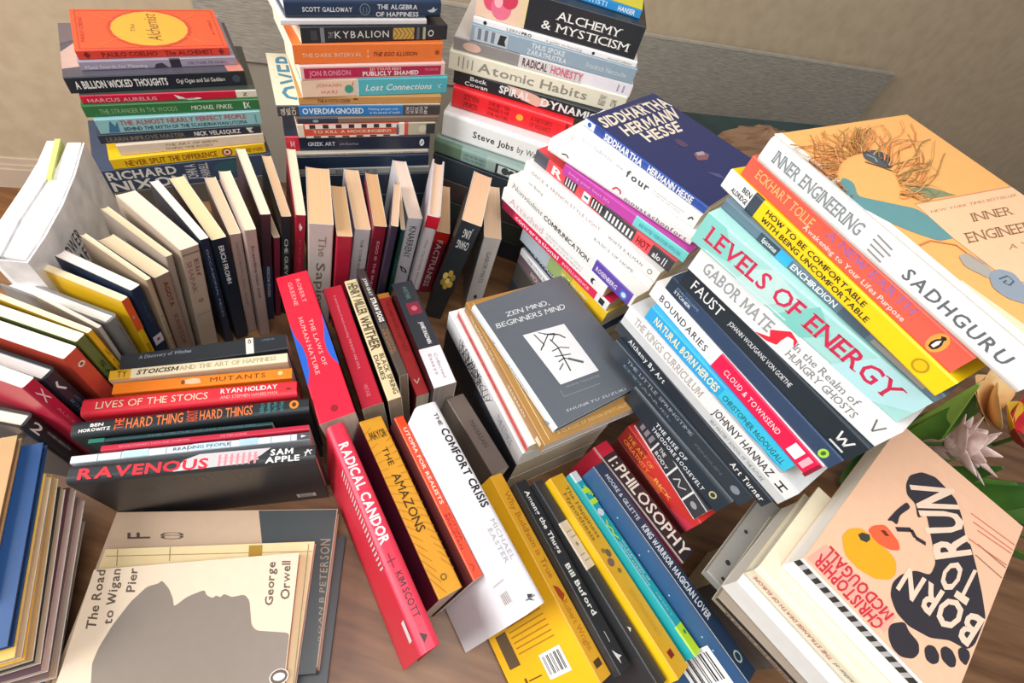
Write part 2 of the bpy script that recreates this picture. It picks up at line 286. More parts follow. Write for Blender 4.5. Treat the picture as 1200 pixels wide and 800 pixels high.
 'C_zara': (-0.1999, 0.7376, 0.3390, 0.9882, 0.1530, 0.0000, -0.1530, 0.9882, 0.0000, 0.2455, 0.1500, 0.0225),
 'C_lern': (-0.1996, 0.7407, 0.3615, 0.9897, 0.1433, 0.0000, -0.1433, 0.9897, 0.0000, 0.2411, 0.1500, 0.0085),
 'C_mystic': (-0.1998, 0.7446, 0.3700, 0.9899, 0.1415, 0.0000, -0.1415, 0.9899, 0.0000, 0.2353, 0.1500, 0.0440),
 'C_yellow': (-0.1837, 0.7833, 0.4140, 0.9982, 0.0602, 0.0000, -0.0602, 0.9982, 0.0000, 0.2041, 0.1500, 0.0115),
 'D_purple': (-0.0336, 0.5666, 0.1200, 0.7286, -0.6849, 0.0000, 0.6849, 0.7286, -0.0000, 0.1859, 0.1250, 0.0210),
 'D_whitelow': (-0.0330, 0.5630, 0.1410, 0.7536, -0.6574, 0.0000, 0.6574, 0.7536, -0.0000, 0.1849, 0.1250, 0.0130),
 'D_navy': (-0.0302, 0.5659, 0.1540, 0.7571, -0.6533, 0.0000, 0.6533, 0.7571, -0.0000, 0.1884, 0.1250, 0.0190),
 'D_yellow': (-0.0387, 0.5575, 0.1730, 0.7883, -0.6153, 0.0000, 0.6153, 0.7883, -0.0000, 0.1824, 0.1250, 0.0300),
 'D_conv': (-0.0785, 0.5760, 0.2030, 0.8129, -0.5824, 0.0000, 0.5824, 0.8129, -0.0000, 0.2219, 0.1250, 0.0155),
 'D_attached': (-0.0816, 0.5753, 0.2185, 0.8152, -0.5792, 0.0000, 0.5792, 0.8152, -0.0000, 0.2111, 0.1250, 0.0205),
 'D_nvc': (-0.0781, 0.5781, 0.2390, 0.8037, -0.5950, 0.0000, 0.5950, 0.8037, -0.0000, 0.2490, 0.1250, 0.0200),
 'D_thinwhite': (-0.0654, 0.5786, 0.2590, 0.8436, -0.5369, 0.0000, 0.5369, 0.8436, -0.0000, 0.2396, 0.1250, 0.0110),
 'D_kalman': (-0.0613, 0.5798, 0.2700, 0.8453, -0.5342, 0.0000, 0.5342, 0.8453, -0.0000, 0.2362, 0.1250, 0.0160),
 'D_redhot': (-0.0519, 0.5863, 0.2860, 0.8430, -0.5380, 0.0000, 0.5380, 0.8430, -0.0000, 0.2369, 0.1250, 0.0175),
 'D_magenta': (-0.0100, 0.5526, 0.3035, 0.8798, -0.4753, 0.0000, 0.4753, 0.8798, -0.0000, 0.1898, 0.1250, 0.0150),
 'D_mus': (-0.0372, 0.5638, 0.3185, 0.9078, -0.4194, 0.0000, 0.4194, 0.9078, -0.0000, 0.2126, 0.1250, 0.0195),
 'D_four': (-0.0104, 0.5711, 0.3380, 0.8737, -0.4864, 0.0000, 0.4864, 0.8737, -0.0000, 0.1848, 0.1250, 0.0190),
 'D_sid': (-0.0042, 0.5820, 0.3570, 0.8524, -0.5230, 0.0000, 0.5230, 0.8524, -0.0000, 0.1847, 0.1445, 0.0100),
 'E_fiery': (0.1719, 0.3278, 0.1100, 0.7328, -0.6805, 0.0000, 0.6805, 0.7328, -0.0000, 0.1341, 0.1400, 0.0350),
 'E_note': (0.1796, 0.3316, 0.1450, 0.6627, -0.7489, 0.0000, 0.7489, 0.6627, -0.0000, 0.1242, 0.1400, 0.0300),
 'E_rise': (0.1511, 0.3395, 0.1750, 0.7596, -0.6503, 0.0000, 0.6503, 0.7596, -0.0000, 0.1546, 0.1400, 0.0370),
 'E_dark': (0.1130, 0.3741, 0.2120, 0.7645, -0.6446, 0.0000, 0.6446, 0.7645, -0.0000, 0.2125, 0.1400, 0.0265),
 'E_art': (0.1086, 0.3885, 0.2385, 0.7397, -0.6729, 0.0000, 0.6729, 0.7397, -0.0000, 0.2350, 0.1400, 0.0175),
 'E_kings': (0.1094, 0.3856, 0.2560, 0.7516, -0.6597, 0.0000, 0.6597, 0.7516, -0.0000, 0.2368, 0.1400, 0.0310),
 'E_natural': (0.1260, 0.3745, 0.2870, 0.7447, -0.6674, 0.0000, 0.6674, 0.7447, -0.0000, 0.1956, 0.1400, 0.0195),
 'E_bound': (0.1209, 0.3896, 0.3065, 0.7188, -0.6952, 0.0000, 0.6952, 0.7188, -0.0000, 0.2213, 0.1400, 0.0215),
 'E_stoner': (0.1293, 0.3829, 0.3280, 0.7268, -0.6869, 0.0000, 0.6869, 0.7268, -0.0000, 0.2136, 0.1400, 0.0180),
 'E_faust': (0.1355, 0.3745, 0.3460, 0.7380, -0.6748, 0.0000, 0.6748, 0.7380, -0.0000, 0.2050, 0.1400, 0.0250),
 'E_gabor': (0.1322, 0.3695, 0.3710, 0.7722, -0.6354, 0.0000, 0.6354, 0.7722, -0.0000, 0.2044, 0.1400, 0.0270),
 'E_levels': (0.1210, 0.3742, 0.3980, 0.7890, -0.6144, 0.0000, 0.6144, 0.7890, -0.0000, 0.2089, 0.1400, 0.0315),
 'E_ench': (0.1316, 0.3872, 0.4295, 0.7338, -0.6794, 0.0000, 0.6794, 0.7338, -0.0000, 0.2094, 0.1400, 0.0095),
 'E_how': (0.1258, 0.4028, 0.4390, 0.6795, -0.7337, 0.0000, 0.7337, 0.6795, -0.0000, 0.2205, 0.1400, 0.0175),
 'E_earth': (0.1337, 0.3987, 0.4565, 0.6709, -0.7416, 0.0000, 0.7416, 0.6709, -0.0000, 0.2048, 0.1400, 0.0185),
 'E_inner': (0.1342, 0.3885, 0.4750, 0.6816, -0.7317, 0.0000, 0.7317, 0.6816, -0.0000, 0.2229, 0.1874, 0.0240),
 'Z_scrib': (-0.0947, 0.4123, 0.1000, 0.6776, -0.7355, 0.0000, 0.7355, 0.6776, -0.0000, 0.2208, 0.1400, 0.0375),
 'Z_pinkwhite': (-0.0805, 0.4040, 0.1375, 0.6656, -0.7463, 0.0000, 0.7463, 0.6656, -0.0000, 0.2064, 0.1400, 0.0230),
 'Z_gita': (-0.0725, 0.4033, 0.1605, 0.6767, -0.7363, 0.0000, 0.7363, 0.6767, -0.0000, 0.2119, 0.1400, 0.0190),
 'Z_zen': (-0.0617, 0.3907, 0.1795, 0.7342, -0.6790, 0.0000, 0.6790, 0.7342, -0.0000, 0.1873, 0.1419, 0.0125),
 'M_grey': (-0.2969, -0.0784, 0.0265, -0.5278, 0.8493, 0.0000, -0.8493, -0.5278, 0.0000, 0.1560, 0.1294, 0.0195),
 'M_rose': (-0.2926, -0.0688, 0.0470, -0.5420, 0.8404, 0.0000, -0.8404, -0.5420, 0.0000, 0.1661, 0.1294, 0.0130),
 'M_pink': (-0.2958, -0.0651, 0.0610, -0.5526, 0.8335, 0.0000, -0.8335, -0.5526, 0.0000, 0.1682, 0.1294, 0.0120),
 'M_black': (-0.2992, -0.0605, 0.0740, -0.5682, 0.8229, 0.0000, -0.8229, -0.5682, 0.0000, 0.1603, 0.1294, 0.0095),
 'M_yellow': (-0.3011, -0.0592, 0.0845, -0.5760, 0.8175, 0.0000, -0.8175, -0.5760, 0.0000, 0.1670, 0.1294, 0.0125),
 'M_cream': (-0.3033, -0.0586, 0.0980, -0.5647, 0.8253, 0.0000, -0.8253, -0.5647, 0.0000, 0.1613, 0.1294, 0.0105),
 'M_blue': (-0.3090, -0.0527, 0.1095, -0.5671, 0.8237, 0.0000, -0.8237, -0.5671, 0.0000, 0.1839, 0.1294, 0.0085),
 'M_tan': (-0.3452, -0.0316, 0.1190, -0.5622, 0.8270, 0.0000, -0.8270, -0.5622, 0.0000, 0.1536, 0.1294, 0.0085),
 'F_grey': (0.2692, 0.1805, 0.1500, 0.8461, -0.5330, 0.0000, 0.5330, 0.8461, -0.0000, 0.1585, 0.1300, 0.0125),
 'F_taupe': (0.2743, 0.1547, 0.1625, 0.8442, -0.5360, 0.0000, 0.5360, 0.8442, -0.0000, 0.1513, 0.1300, 0.0125),
 'F_white': (0.2772, 0.1662, 0.1750, 0.8234, -0.5675, 0.0000, 0.5675, 0.8234, -0.0000, 0.1525, 0.1300, 0.0295),
 'F_cream': (0.2819, 0.1742, 0.2045, 0.8228, -0.5683, 0.0000, 0.5683, 0.8228, -0.0000, 0.1505, 0.1300, 0.0245),
 'F_born': (0.3053, 0.1842, 0.2290, 0.8140, -0.5809, 0.0000, 0.5809, 0.8140, -0.0000, 0.1375, 0.2350, 0.0325),
 'M_floor': (-0.3900, -0.2014, 0.0005, 0.9892, 0.1467, 0.0000, -0.1467, 0.9892, 0.0000, 0.0825, 0.1194, 0.0245),
 'N_dark': (-0.2824, -0.0983, 0.0000, 0.9447, 0.3279, 0.0000, -0.3279, 0.9447, 0.0000, 0.2338, 0.1600, 0.0120),
 'N_beige': (-0.2959, -0.0837, 0.0120, 0.9411, 0.3381, 0.0000, -0.3381, 0.9411, 0.0000, 0.2330, 0.1650, 0.0240),
 'N_yellow': (-0.2811, -0.0959, 0.0360, 0.9380, 0.3468, 0.0000, -0.3468, 0.9380, 0.0000, 0.2055, 0.1400, 0.0120),
 'N_orwell': (-0.2705, -0.1034, 0.0480, 0.9223, 0.3866, 0.0000, -0.3866, 0.9223, 0.0000, 0.1911, 0.1290, 0.0110),
}
GROUPS = {'A': 'books stacked at the far left by the wall', 'B': 'books of the middle rear stack', 'C': 'books of the slanting rear stack', 'D': 'books of the stack under the navy cover',
 'E': 'books of the tall stack on the right', 'F': 'books of the stack at the lower right', 'N': 'books lying at the lower left', 'I': 'books of the spine-up row in the middle',
 'H': 'books of the spine-up row in front', 'G': 'books of the spine-up row at the bottom', 'K': 'books of the spine-up row on the left', 'M': 'books standing page edges up at the left edge', 'L': 'upright books in the curved row', 'Z': 'books of the low stack in the middle'}
def book_matrix(P):
    ox, oy, oz, x0, x1, x2, y0, y1, y2 = P[:9]
    x = Vector((x0, x1, x2)).normalized(); y = Vector((y0, y1, y2)); y = (y-x*y.dot(x)).normalized(); z = x.cross(y)
    M = Matrix((( x.x, y.x, z.x, ox), (x.y, y.y, z.y, oy), (x.z, y.z, z.z, oz), (0, 0, 0, 1)))
    return M
def book(key, cover, label, s=(), f=(), b=(), F=(), h=(), t=(), bands=(), spine=None, back=None, pg='#e9dcc0', hard=False, open_side=False, flip=False, name=None, group=None, pose=None, kids=()):
    P = pose or POSE[key]; L, W, T = P[9:12]
    root = empty(name or ('hardcover_book' if hard else 'paperback_book'), book_matrix(P))
    tag(root, label, 'book', group or GROUPS[key[0]])
    spine = spine or cover; back = back or cover
    c = min(.0026 if hard else .0007, T*.18); r = min(T*.32, .006 if hard else .0016)
    mb = MB()
    n = 5 if hard else 3
    if open_side:     # bound on the far side: the page edges face outwards
        mb.box((0, 0, T-c), (L, W, T), paint(cover)); mb.box((0, 0, 0), (L, W, c), paint(back)); mb.box((L, 0, 0), (L+c, W, T), paint(spine))
    else:
        prof = [(W, 0)]+[(r-r*math.sin(i/n*math.pi/2), r-r*math.cos(i/n*math.pi/2)) for i in range(n+1)]
        prof += [(r-r*math.cos(i/n*math.pi/2), T-r+r*math.sin(i/n*math.pi/2)) for i in range(n+1)]+[(W, T)]
        inn = [(W, T-c), (c*1.2, T-c), (c*1.2, c), (W, c)]
        cuts = sorted({0., 1.} | {v for bd in bands for v in bd[:2]})
        for u0, u1 in zip(cuts, cuts[1:]):
            col = spine
            for bd in bands:
                if bd[0] <= (u0+u1)/2 <= bd[1]: col = bd[2]
            for i in range(len(prof)-1):
                a, d = prof[i], prof[i+1]
                m = back if i == 0 else cover if i == len(prof)-2 else col
                mb.add([(u0*L, *a), (u0*L, *d), (u1*L, *d), (u1*L, *a)], [(0, 1, 2, 3)], paint(m))
        ins = paint(cover if hard else '#e8e4dc')
        for i in range(3): mb.add([(0, *inn[i]), (0, *inn[i+1]), (L, *inn[i+1]), (L, *inn[i])], [(0, 1, 2, 3)], ins)
        for y, za, zb in ((W, T-c, T), (W, 0, c)): mb.add([(0, y, za), (L, y, za), (L, y, zb), (0, y, zb)], [(0, 1, 2, 3)], ins)
        full = prof+inn
        for X in (0, L):   # board edges at head and tail
            m = paint(spine) if hard else paint('#e4ded2')
            k = len(prof)-2
            mb.add([(X, prof[-1][0], T), (X, r, T), (X, r, T-c), (X, W, T-c)], [(0, 1, 2, 3)], m)
            mb.add([(X, W, 0), (X, r, 0), (X, r, c), (X, W, c)], [(0, 1, 2, 3)], m)
            sp = prof[1:-1]; ic = [(max(y, c*1.2) if y < r else r, min(max(z, c), T-c)) for y, z in sp]
            for i in range(len(sp)-1): mb.add([(X, *sp[i]), (X, *sp[i+1]), (X, *ic[i+1]), (X, *ic[i])], [(0, 1, 2, 3)], m)
    for fc, dl in (('s', s), ('f', f), ('b', b), ('F', F)):
        if dl:
            fo = Face(mb, fc, L, W, T)
            for d in dl: fo.draw(d)
    if flip: mb.v = [(x, W-y, z) for x, y, z in mb.v]     # fore-edge faces this way, spine on the far side
    mb.build('cover', root)
    pb = MB(); e = .003 if hard else .0004; eh = min(e, L*.02)
    y0, y1 = (c*1.3, W-(e*1.3)); x0, x1 = eh, L-eh
    if open_side: y0 = .0006; x1 = L-.0002
    # gently hollowed fore-edge, as a cut page block has
    ns = 6; pr = [(y0, c), (y1, c)]+[(y1-(.0025 if hard else .0006)*math.sin(math.pi*i/ns), c+(T-2*c)*i/ns) for i in range(1, ns)]+[(y1, T-c), (y0, T-c)]
    m = paper(pg); k = len(pr)
    pb.add([(x0, *p) for p in pr]+[(x1, *p) for p in pr], [tuple(range(k))[::-1], tuple(range(k, 2*k))]+[(i, (i+1) % k, k+(i+1) % k, k+i) for i in range(k)], m)
    for fc, dl in (('h', h), ('t', t)):
        if dl:
            fo = Face(pb, fc, L, W, T)
            for d in dl: fo.draw(d)
    if flip: pb.v = [(x, W-y, z) for x, y, z in pb.v]
    pb.build('page_block', root)
    for nm, dl in kids:     # stickers and bookmarks: a part each
        km = MB(); fo = Face(km, dl[0], L, W, T)
        for d in dl[1]: fo.n += 3; fo.draw(d)
        km.build(nm, root)
    return root
def penguin(u, v, r, face_w, face_h, bg='#e8792b', turn=0):
    """publisher's oval with a standing bird, centred at (u,v), half height r of the face height"""
    k = face_h/face_w; T = lambda x, y: (u+(x if not turn else -y*turn)*r*k, v+(y if not turn else x*turn)*r)
    sc = lambda pts: [T(x, y) for x, y in pts]
    return [('p', sc([(x*.68, y) for x, y in disc()]), bg), ('p', sc([(0, .8), (.2, .68), (.14, .45), (.34, .1), (.36, -.35), (.2, -.7), (-.22, -.7), (-.36, -.3), (-.3, .15), (-.1, .45), (-.3, .6)]), '#1c1c1c'),
            ('p', sc([(.02, .38), (.16, .0), (.14, -.5), (-.14, -.5), (-.16, .0)]), '#f4f0e6')]
# ------------------------------------------------------------------ setting

FLOOR_Z = -.45
wd = Vector((0.90631, 0.42262, 0)); wn = Vector((0.42262, -0.90631, 0)); wa = Vector((-1.4945, 0.7834, 0))
def wpt(u, off, z): return wa+wd*u+wn*off+Vector((0, 0, z))
def wbox(mb, u0, u1, o0, o1, z0, z1, mat):
    mb.add([wpt(u0,o0,z0),wpt(u1,o0,z0),wpt(u1,o1,z0),wpt(u0,o1,z0),wpt(u0,o0,z1),wpt(u1,o0,z1),wpt(u1,o1,z1),wpt(u0,o1,z1)], [(0,1,2,3),(7,6,5,4),(4,5,1,0),(5,6,2,1),(6,7,3,2),(7,4,0,3)], mat)
mb = MB(); mb.box((-3.2, -2.6, FLOOR_Z-.05), (3.6, 3.6, FLOOR_Z), noise_mat('parquet', '#6d4423', '#8d5c30', 3, .5, (1, 14, 1)))
o = mb.build('floor'); o['kind'] = 'structure'
mb = MB(); wbox(mb, -1.6, 5.2, -.12, 0, FLOOR_Z, 1.9, noise_mat('wall_paint', '#b5a184', '#bfab8e', 30, .75, (1, 1, 1), .06))
o = mb.build('wall_back'); o['kind'] = 'structure'
mb = MB(); bm_ = noise_mat('baseboard_paint', '#bda992', '#c6b29b', 12, .55)
wbox(mb, -1.6, 5.2, 0, .014, FLOOR_Z, FLOOR_Z+.06, bm_); wbox(mb, -1.6, 5.2, 0, .010, FLOOR_Z+.06, FLOOR_Z+.072, bm_); wbox(mb, -1.6, 5.2, 0, .006, FLOOR_Z+.072, FLOOR_Z+.09, bm_)
o = mb.build('baseboard_back'); o['kind'] = 'structure'
# table carrying the books
tb = empty('table', Matrix.Identity(4)); tag(tb, 'brown wood-grained table top under all the books', 'table')
WOOD = noise_mat('table_wood', '#59391f', '#8c6442', 2.2, .42, (2.4, 22, 1), .1, (.3, .7))
m2 = MB(); TOP = [(-.78, -.75), (1.25, -.75), (1.25, 1.12), (.75, 1.12), (-.78, .60)]
k = len(TOP); m2.add([(x, y, -.03) for x, y in TOP]+[(x, y, 0) for x, y in TOP], [tuple(range(k))[::-1], tuple(range(k, 2*k))]+[(i, (i+1) % k, k+(i+1) % k, k+i) for i in range(k)], WOOD); m2.build('tabletop', tb)
for x, y in ((-.72, -.68), (1.18, -.68), (1.18, 1.04), (-.72, .54)):
    m2 = MB(); m2.box((x-.03, y-.03, FLOOR_Z), (x+.03, y+.03, -.03), WOOD); m2.build('leg', tb)
# long corrugated panel along the wall, and the dark box and paper bag below it
CARD = noise_mat('corrugated_card', '#8a8378', '#a59d90', 5, .85, (8, 8, 90), .5); CARD2 = noise_mat('smooth_card', '#8d8577', '#958d7f', 6, .85)
m2 = MB(); CE = noise_mat('card_edge', '#a89f90', '#b5ac9c', 40, .85)
U = [(0.7355-0.1017, -0.0301), (2.6067, -0.0014), (2.5339, 0.2041), (0.6339, 0.1392)]
Z0 = -0.0157; Z1 = 0.1717
wbox(m2, U[0][0], 2.5703, .022, .03, Z0, Z1, CARD); wbox(m2, U[0][0], 2.5703, .021, .031, Z1, Z1+.006, CE)
o = m2.build('cardboard_sheet'); tag(o, 'long grey corrugated cardboard panel against the wall behind the stacks', 'cardboard')
m2 = MB(); wbox(m2, U[0][0], 1.3555, .004, .021, FLOOR_Z+.001, Z0+.05, CARD2)
o = m2.build('cardboard_sheet'); tag(o, 'smooth grey card sheet between the two left rear stacks, under the corrugated panel', 'cardboard')
m2 = MB(); a = Vector((0.1999, 1.2468, 0)); b = Vector((0.7238, 1.5153, 0)); dn = Vector(((b-a).y, -(b-a).x, 0)).normalized()*.2
TEAL = noise_mat('teal_case', '#1f3a3e', '#28464a', 15, .5)
q = [a-(b-a)*.12, a-(b-a)*.12+dn, b+(b-a)*.1+dn, b+(b-a)*.1]
m2.add([(p.x, p.y, 0) for p in q]+[(p.x, p.y, .12) for p in q], [(3,2,1,0),(4,5,6,7),(0,1,5,4),(1,2,6,5),(2,3,7,6),(3,0,4,7)], TEAL)
o = m2.build('storage_box'); tag(o, 'dark teal box behind the navy-covered stack', 'box')
bagc = Vector((0.3931, 1.1858, .121))
m2 = MB(); rb = random.Random(5); KR = noise_mat('kraft_paper', '#84634a', '#a07c5c', 9, .75, (1, 1, 1), .3); nu, nv = 20, 8; V = []; F = []
ex = (b-a).normalized(); ey = Vector((-ex.y, ex.x, 0))
for i in range(nv+1):
    for j in range(nu):
        th = 2*math.pi*j/nu; ph = i/nv*math.pi/2; rr = 1+.1*rb.uniform(-1, 1)
        V.append(bagc+ex*.12*math.cos(th)*math.cos(ph)*rr+ey*.05*math.sin(th)*math.cos(ph)*rr+Vector((0, 0, .052*math.sin(ph)*rr)))
for i in range(nv):
    for j in range(nu): F.append((i*nu+j, i*nu+(j+1) % nu, (i+1)*nu+(j+1) % nu, (i+1)*nu+j))
F.append(tuple(range(nu))[::-1])
m2.add(V, F, KR); o = m2.build('paper_bag'); tag(o, 'crumpled brown paper bag lying on the dark teal box', 'bag')

# ------------------------------------------------------------------ large stack on the right (bottom to top)
book('E_fiery', '#c8302c', 'glowing red and orange book at the bottom of the tall right stack', s=[('r',0,.3,0,1,'#a03028'),('r',.3,.62,0,1,'#e0603a'),('p',[(.3,0),(.55,.45),(.8,.2),(1,.6),(1,1),(.3,1)],'#d03a36'),('t','THE ART OF',.06,.42,.55,.78,'#f0a040','s'),('t','CREATIVITY',.06,.42,.2,.42,'#f0a040','s'),('t','RICK',.5,.72,.3,.5,'#f6c060')], bands=[(.78,1,'#d84058')], t=[('r',0,1,.0,.12,'#c89a28')], pg='#c89a5a')
book('E_note', '#33343a', 'dark grey book ruled with white lines into boxes, low in the right stack', s=[('r',0,.3,.04,.1,'#e8e8e8'),('r',0,1,0,.05,'#f0f0f0'),('r',0,1,.95,1,'#f0f0f0'),('r',.28,.3,0,1,'#f0f0f0'),('r',.55,.57,0,1,'#f0f0f0'),('r',.8,.82,0,1,'#f0f0f0'),('t','III',.05,.24,.3,.8,'#8a8c90','b'),('t','THE',.33,.42,.55,.78,'#e4e4e4','b'),('t','BODY',.33,.52,.2,.42,'#e4e4e4','b'),('l',[(.62,.3),(.66,.7),(.7,.3),(.76,.65)],.0015,'#d0d0d0'),('c',.9,.5,.16,'#9a9ca0')])
book('E_rise', '#232d38', 'dark navy hardback with two lines of small white capitals, above the white-ruled book', hard=True, s=[('t','THE RISE OF',.3,.62,.55,.72,'#eceff2','bw'),('t','THEODORE ROOSEVELT',.3,.84,.27,.44,'#eceff2','bw'),('e',.9,.55,.028,.16,'#c9c08c'),('e',.9,.55,.018,.1,'#2c3a34')])
book('E_dark', '#28323d', 'dark slate-blue book with faint grey lettering, low in the right stack', s=[('t','THE LITTLE SPRINGTIME',.12,.62,.6,.8,'#8d99a6','s'),('t','EMMANUEL',.12,.5,.22,.38,'#6e7a88','s'),('t','PENGUIN',.66,.84,.4,.56,'#55616e','s'),('c',.93,.5,.2,'#7d8792')])
book('E_art', '#1f2833', 'thin near-black book with white words at both ends, in the right stack', s=[('t','Alchemy By Art',.1,.36,.3,.7,'#f1f1ee','bsw'),('t','Art Turner',.8,.98,.3,.72,'#f4f4f0','bsw')])
book('E_kings', '#cfd2d3', 'white and grey book with outlined capitals, directly under the sky-blue book', s=[('r',0,1,.42,1,'#f4f5f5'),('t','THE KINGS CURRICULUM',.06,.5,.52,.86,'#a9a29c','bs'),('t','JOHNNY HANNAZ',.58,.9,.52,.84,'#33353a','b'),('t','SELF MASTERY SCHOOL OF THE FUTURE',.6,.9,.16,.3,'#7d8085'),('t','H',.93,.97,.5,.8,'#222222','b9')])
book('E_natural', '#2da5dd', 'bright sky-blue book with cream capitals and a torn grey lower edge, in the right stack', s=[('p',[(.5,0),(.55,.16),(.62,.1),(.7,.2),(.78,.08),(.86,.18),(.93,.1),(1,.2),(1,0)],'#a9b4ba'),('r',.56,1,.22,1,'#37c3e4'),('t','NATURAL BORN HEROES',.06,.54,.3,.78,'#f2efcf','B'),('t','CHRISTOPHER McDOUGALL',.58,.97,.35,.7,'#23566b','b')])
book('E_bound', '#fbfbf9', 'white book turning crimson at its tail end, with spaced black capitals, in the right stack', bands=[(.44,1,'#e0184c')], s=[('t','BOUNDARIES',.06,.38,.3,.68,'#2c2c2e','w'),('t','CLOUD & TOWNSEND',.5,.82,.34,.64,'#fbe9ee','w'),('r',.88,.93,.2,.85,'#ffffff'),('r',.945,.97,.2,.85,'#f3b7c4'),('r',.985,1,0,1,'#8a1c34')])
book('E_stoner', '#2d4361', 'plain slate-blue book with a small green oval at its tail, right stack', bands=[(0,.1,'#203447')], s=[('t','JOHN WILLIAMS',.05,.2,.58,.76,'#7d93ad'),('t','STONER',.05,.16,.3,.5,'#dfe6ee','b'),('e',.945,.45,.018,.3,'#a9d94a'),('e',.945,.45,.008,.16,'#3d6a34')])
book('E_faust', '#1d2a33', 'blackish teal book with a white zigzag mark at its tail, right stack', s=[('t','FAUST',.06,.25,.3,.75,'#f3f5f5'),('t','JOHANN WOLFGANG VON GOETHE',.3,.66,.4,.6,'#e4e8ea'),('l',[(.9,.75),(.915,.35),(.93,.65),(.945,.35),(.96,.75)],.0016,'#f0f2f2'),('r',.9,.965,.12,.2,'#d8dcde')])
book('E_gabor', '#fafafa', 'white book with grey capitals and a curling red ribbon mark, right stack', s=[('t','GABOR MATE',.06,.44,.34,.78,'#969b9d','bs'),('t','In the Realm of',.55,.85,.56,.82,'#7f8486','s'),('t','HUNGRY GHOSTS',.55,.88,.2,.46,'#7f8486','s'),('p',[(.4,.05),(.46,.3),(.44,.5),(.47,.72),(.5,.95),(.545,.85),(.55,.6),(.53,.8),(.505,.75),(.5,.5),(.5,.25),(.46,.1)],'#d8263c'),('l',[(.925,.75),(.95,.35),(.965,.75)],.0012,'#6a6e70')])
book('E_levels', '#a7dcd6', 'thick pale turquoise book with very large crimson capitals, right stack', hard=False, s=[('p',[(0,.0),(.2,.3),(.1,1),(0,1)],'#86cfc6'),('p',[(.25,0),(.4,0),(.5,.8),(.35,1),(.28,.6)],'#c3e6e2'),('p',[(.45,0),(.58,0),(.65,.6),(.55,1),(.5,.5)],'#7fcac0'),('p',[(.72,0),(.9,0),(1,.5),(1,1),(.8,1)],'#b9e6ea'),('t','LEVELS OF ENERGY',.05,.93,.3,.78,'#c72a50','bs'),('r',.08,.5,.08,.12,'#d6efec')], pg='#b59c80')
book('E_ench', '#59707f', 'thin mottled grey-blue book with a cyan block, above the pale turquoise book', s=[('r',.2,.3,.1,.9,'#33414c'),('t','Epictetus',.22,.29,.3,.7,'#e8eef0','b'),('r',.3,.36,.05,.95,'#2fa7dc'),('t','ENCHIRIDION',.37,.58,.25,.75,'#f4f6f6','b'),('r',.6,.72,.1,.9,'#465766'),('r',.74,.95,.2,.6,'#8f8b86')], pg='#a58d72')
book('E_how', '#fbd312', 'bright yellow book with a white head block and black capitals, right stack', bands=[(0,.14,'#f7f7f5'),(.14,.185,'#3a4450')], s=[('t','BEN',.09,.135,.58,.82,'#2c2c2c','b'),('t','ALDRIDGE',.05,.135,.2,.44,'#2c2c2c','b'),('t','HOW TO BE COMFORTABLE',.22,.68,.58,.82,'#2d2a1e','b'),('t','WITH BEING UNCOMFORTABLE',.22,.72,.2,.44,'#2d2a1e','b'),('c',.91,.5,.3,'#b98f10'),('c',.91,.5,.22,'#e8c013')], pg='#a08a70')
book('E_earth', '#f2604c', 'coral red book with an orange penguin oval, second from top, right stack', s=[('t','ECKHART TOLLE',.06,.36,.36,.76,'#f6c27a','s'),('t','A NEW EARTH',.42,.8,.56,.88,'#b06a9e','bs'),('t','Awakening to Your Lifes Purpose',.34,.8,.18,.38,'#f9d9c8','b')]+penguin(.91,.5,.42,.2048,.0185,'#f0a24a'), pg='#8a7a68', t=[('r',.05,.8,.1,.8,'#20262a')])
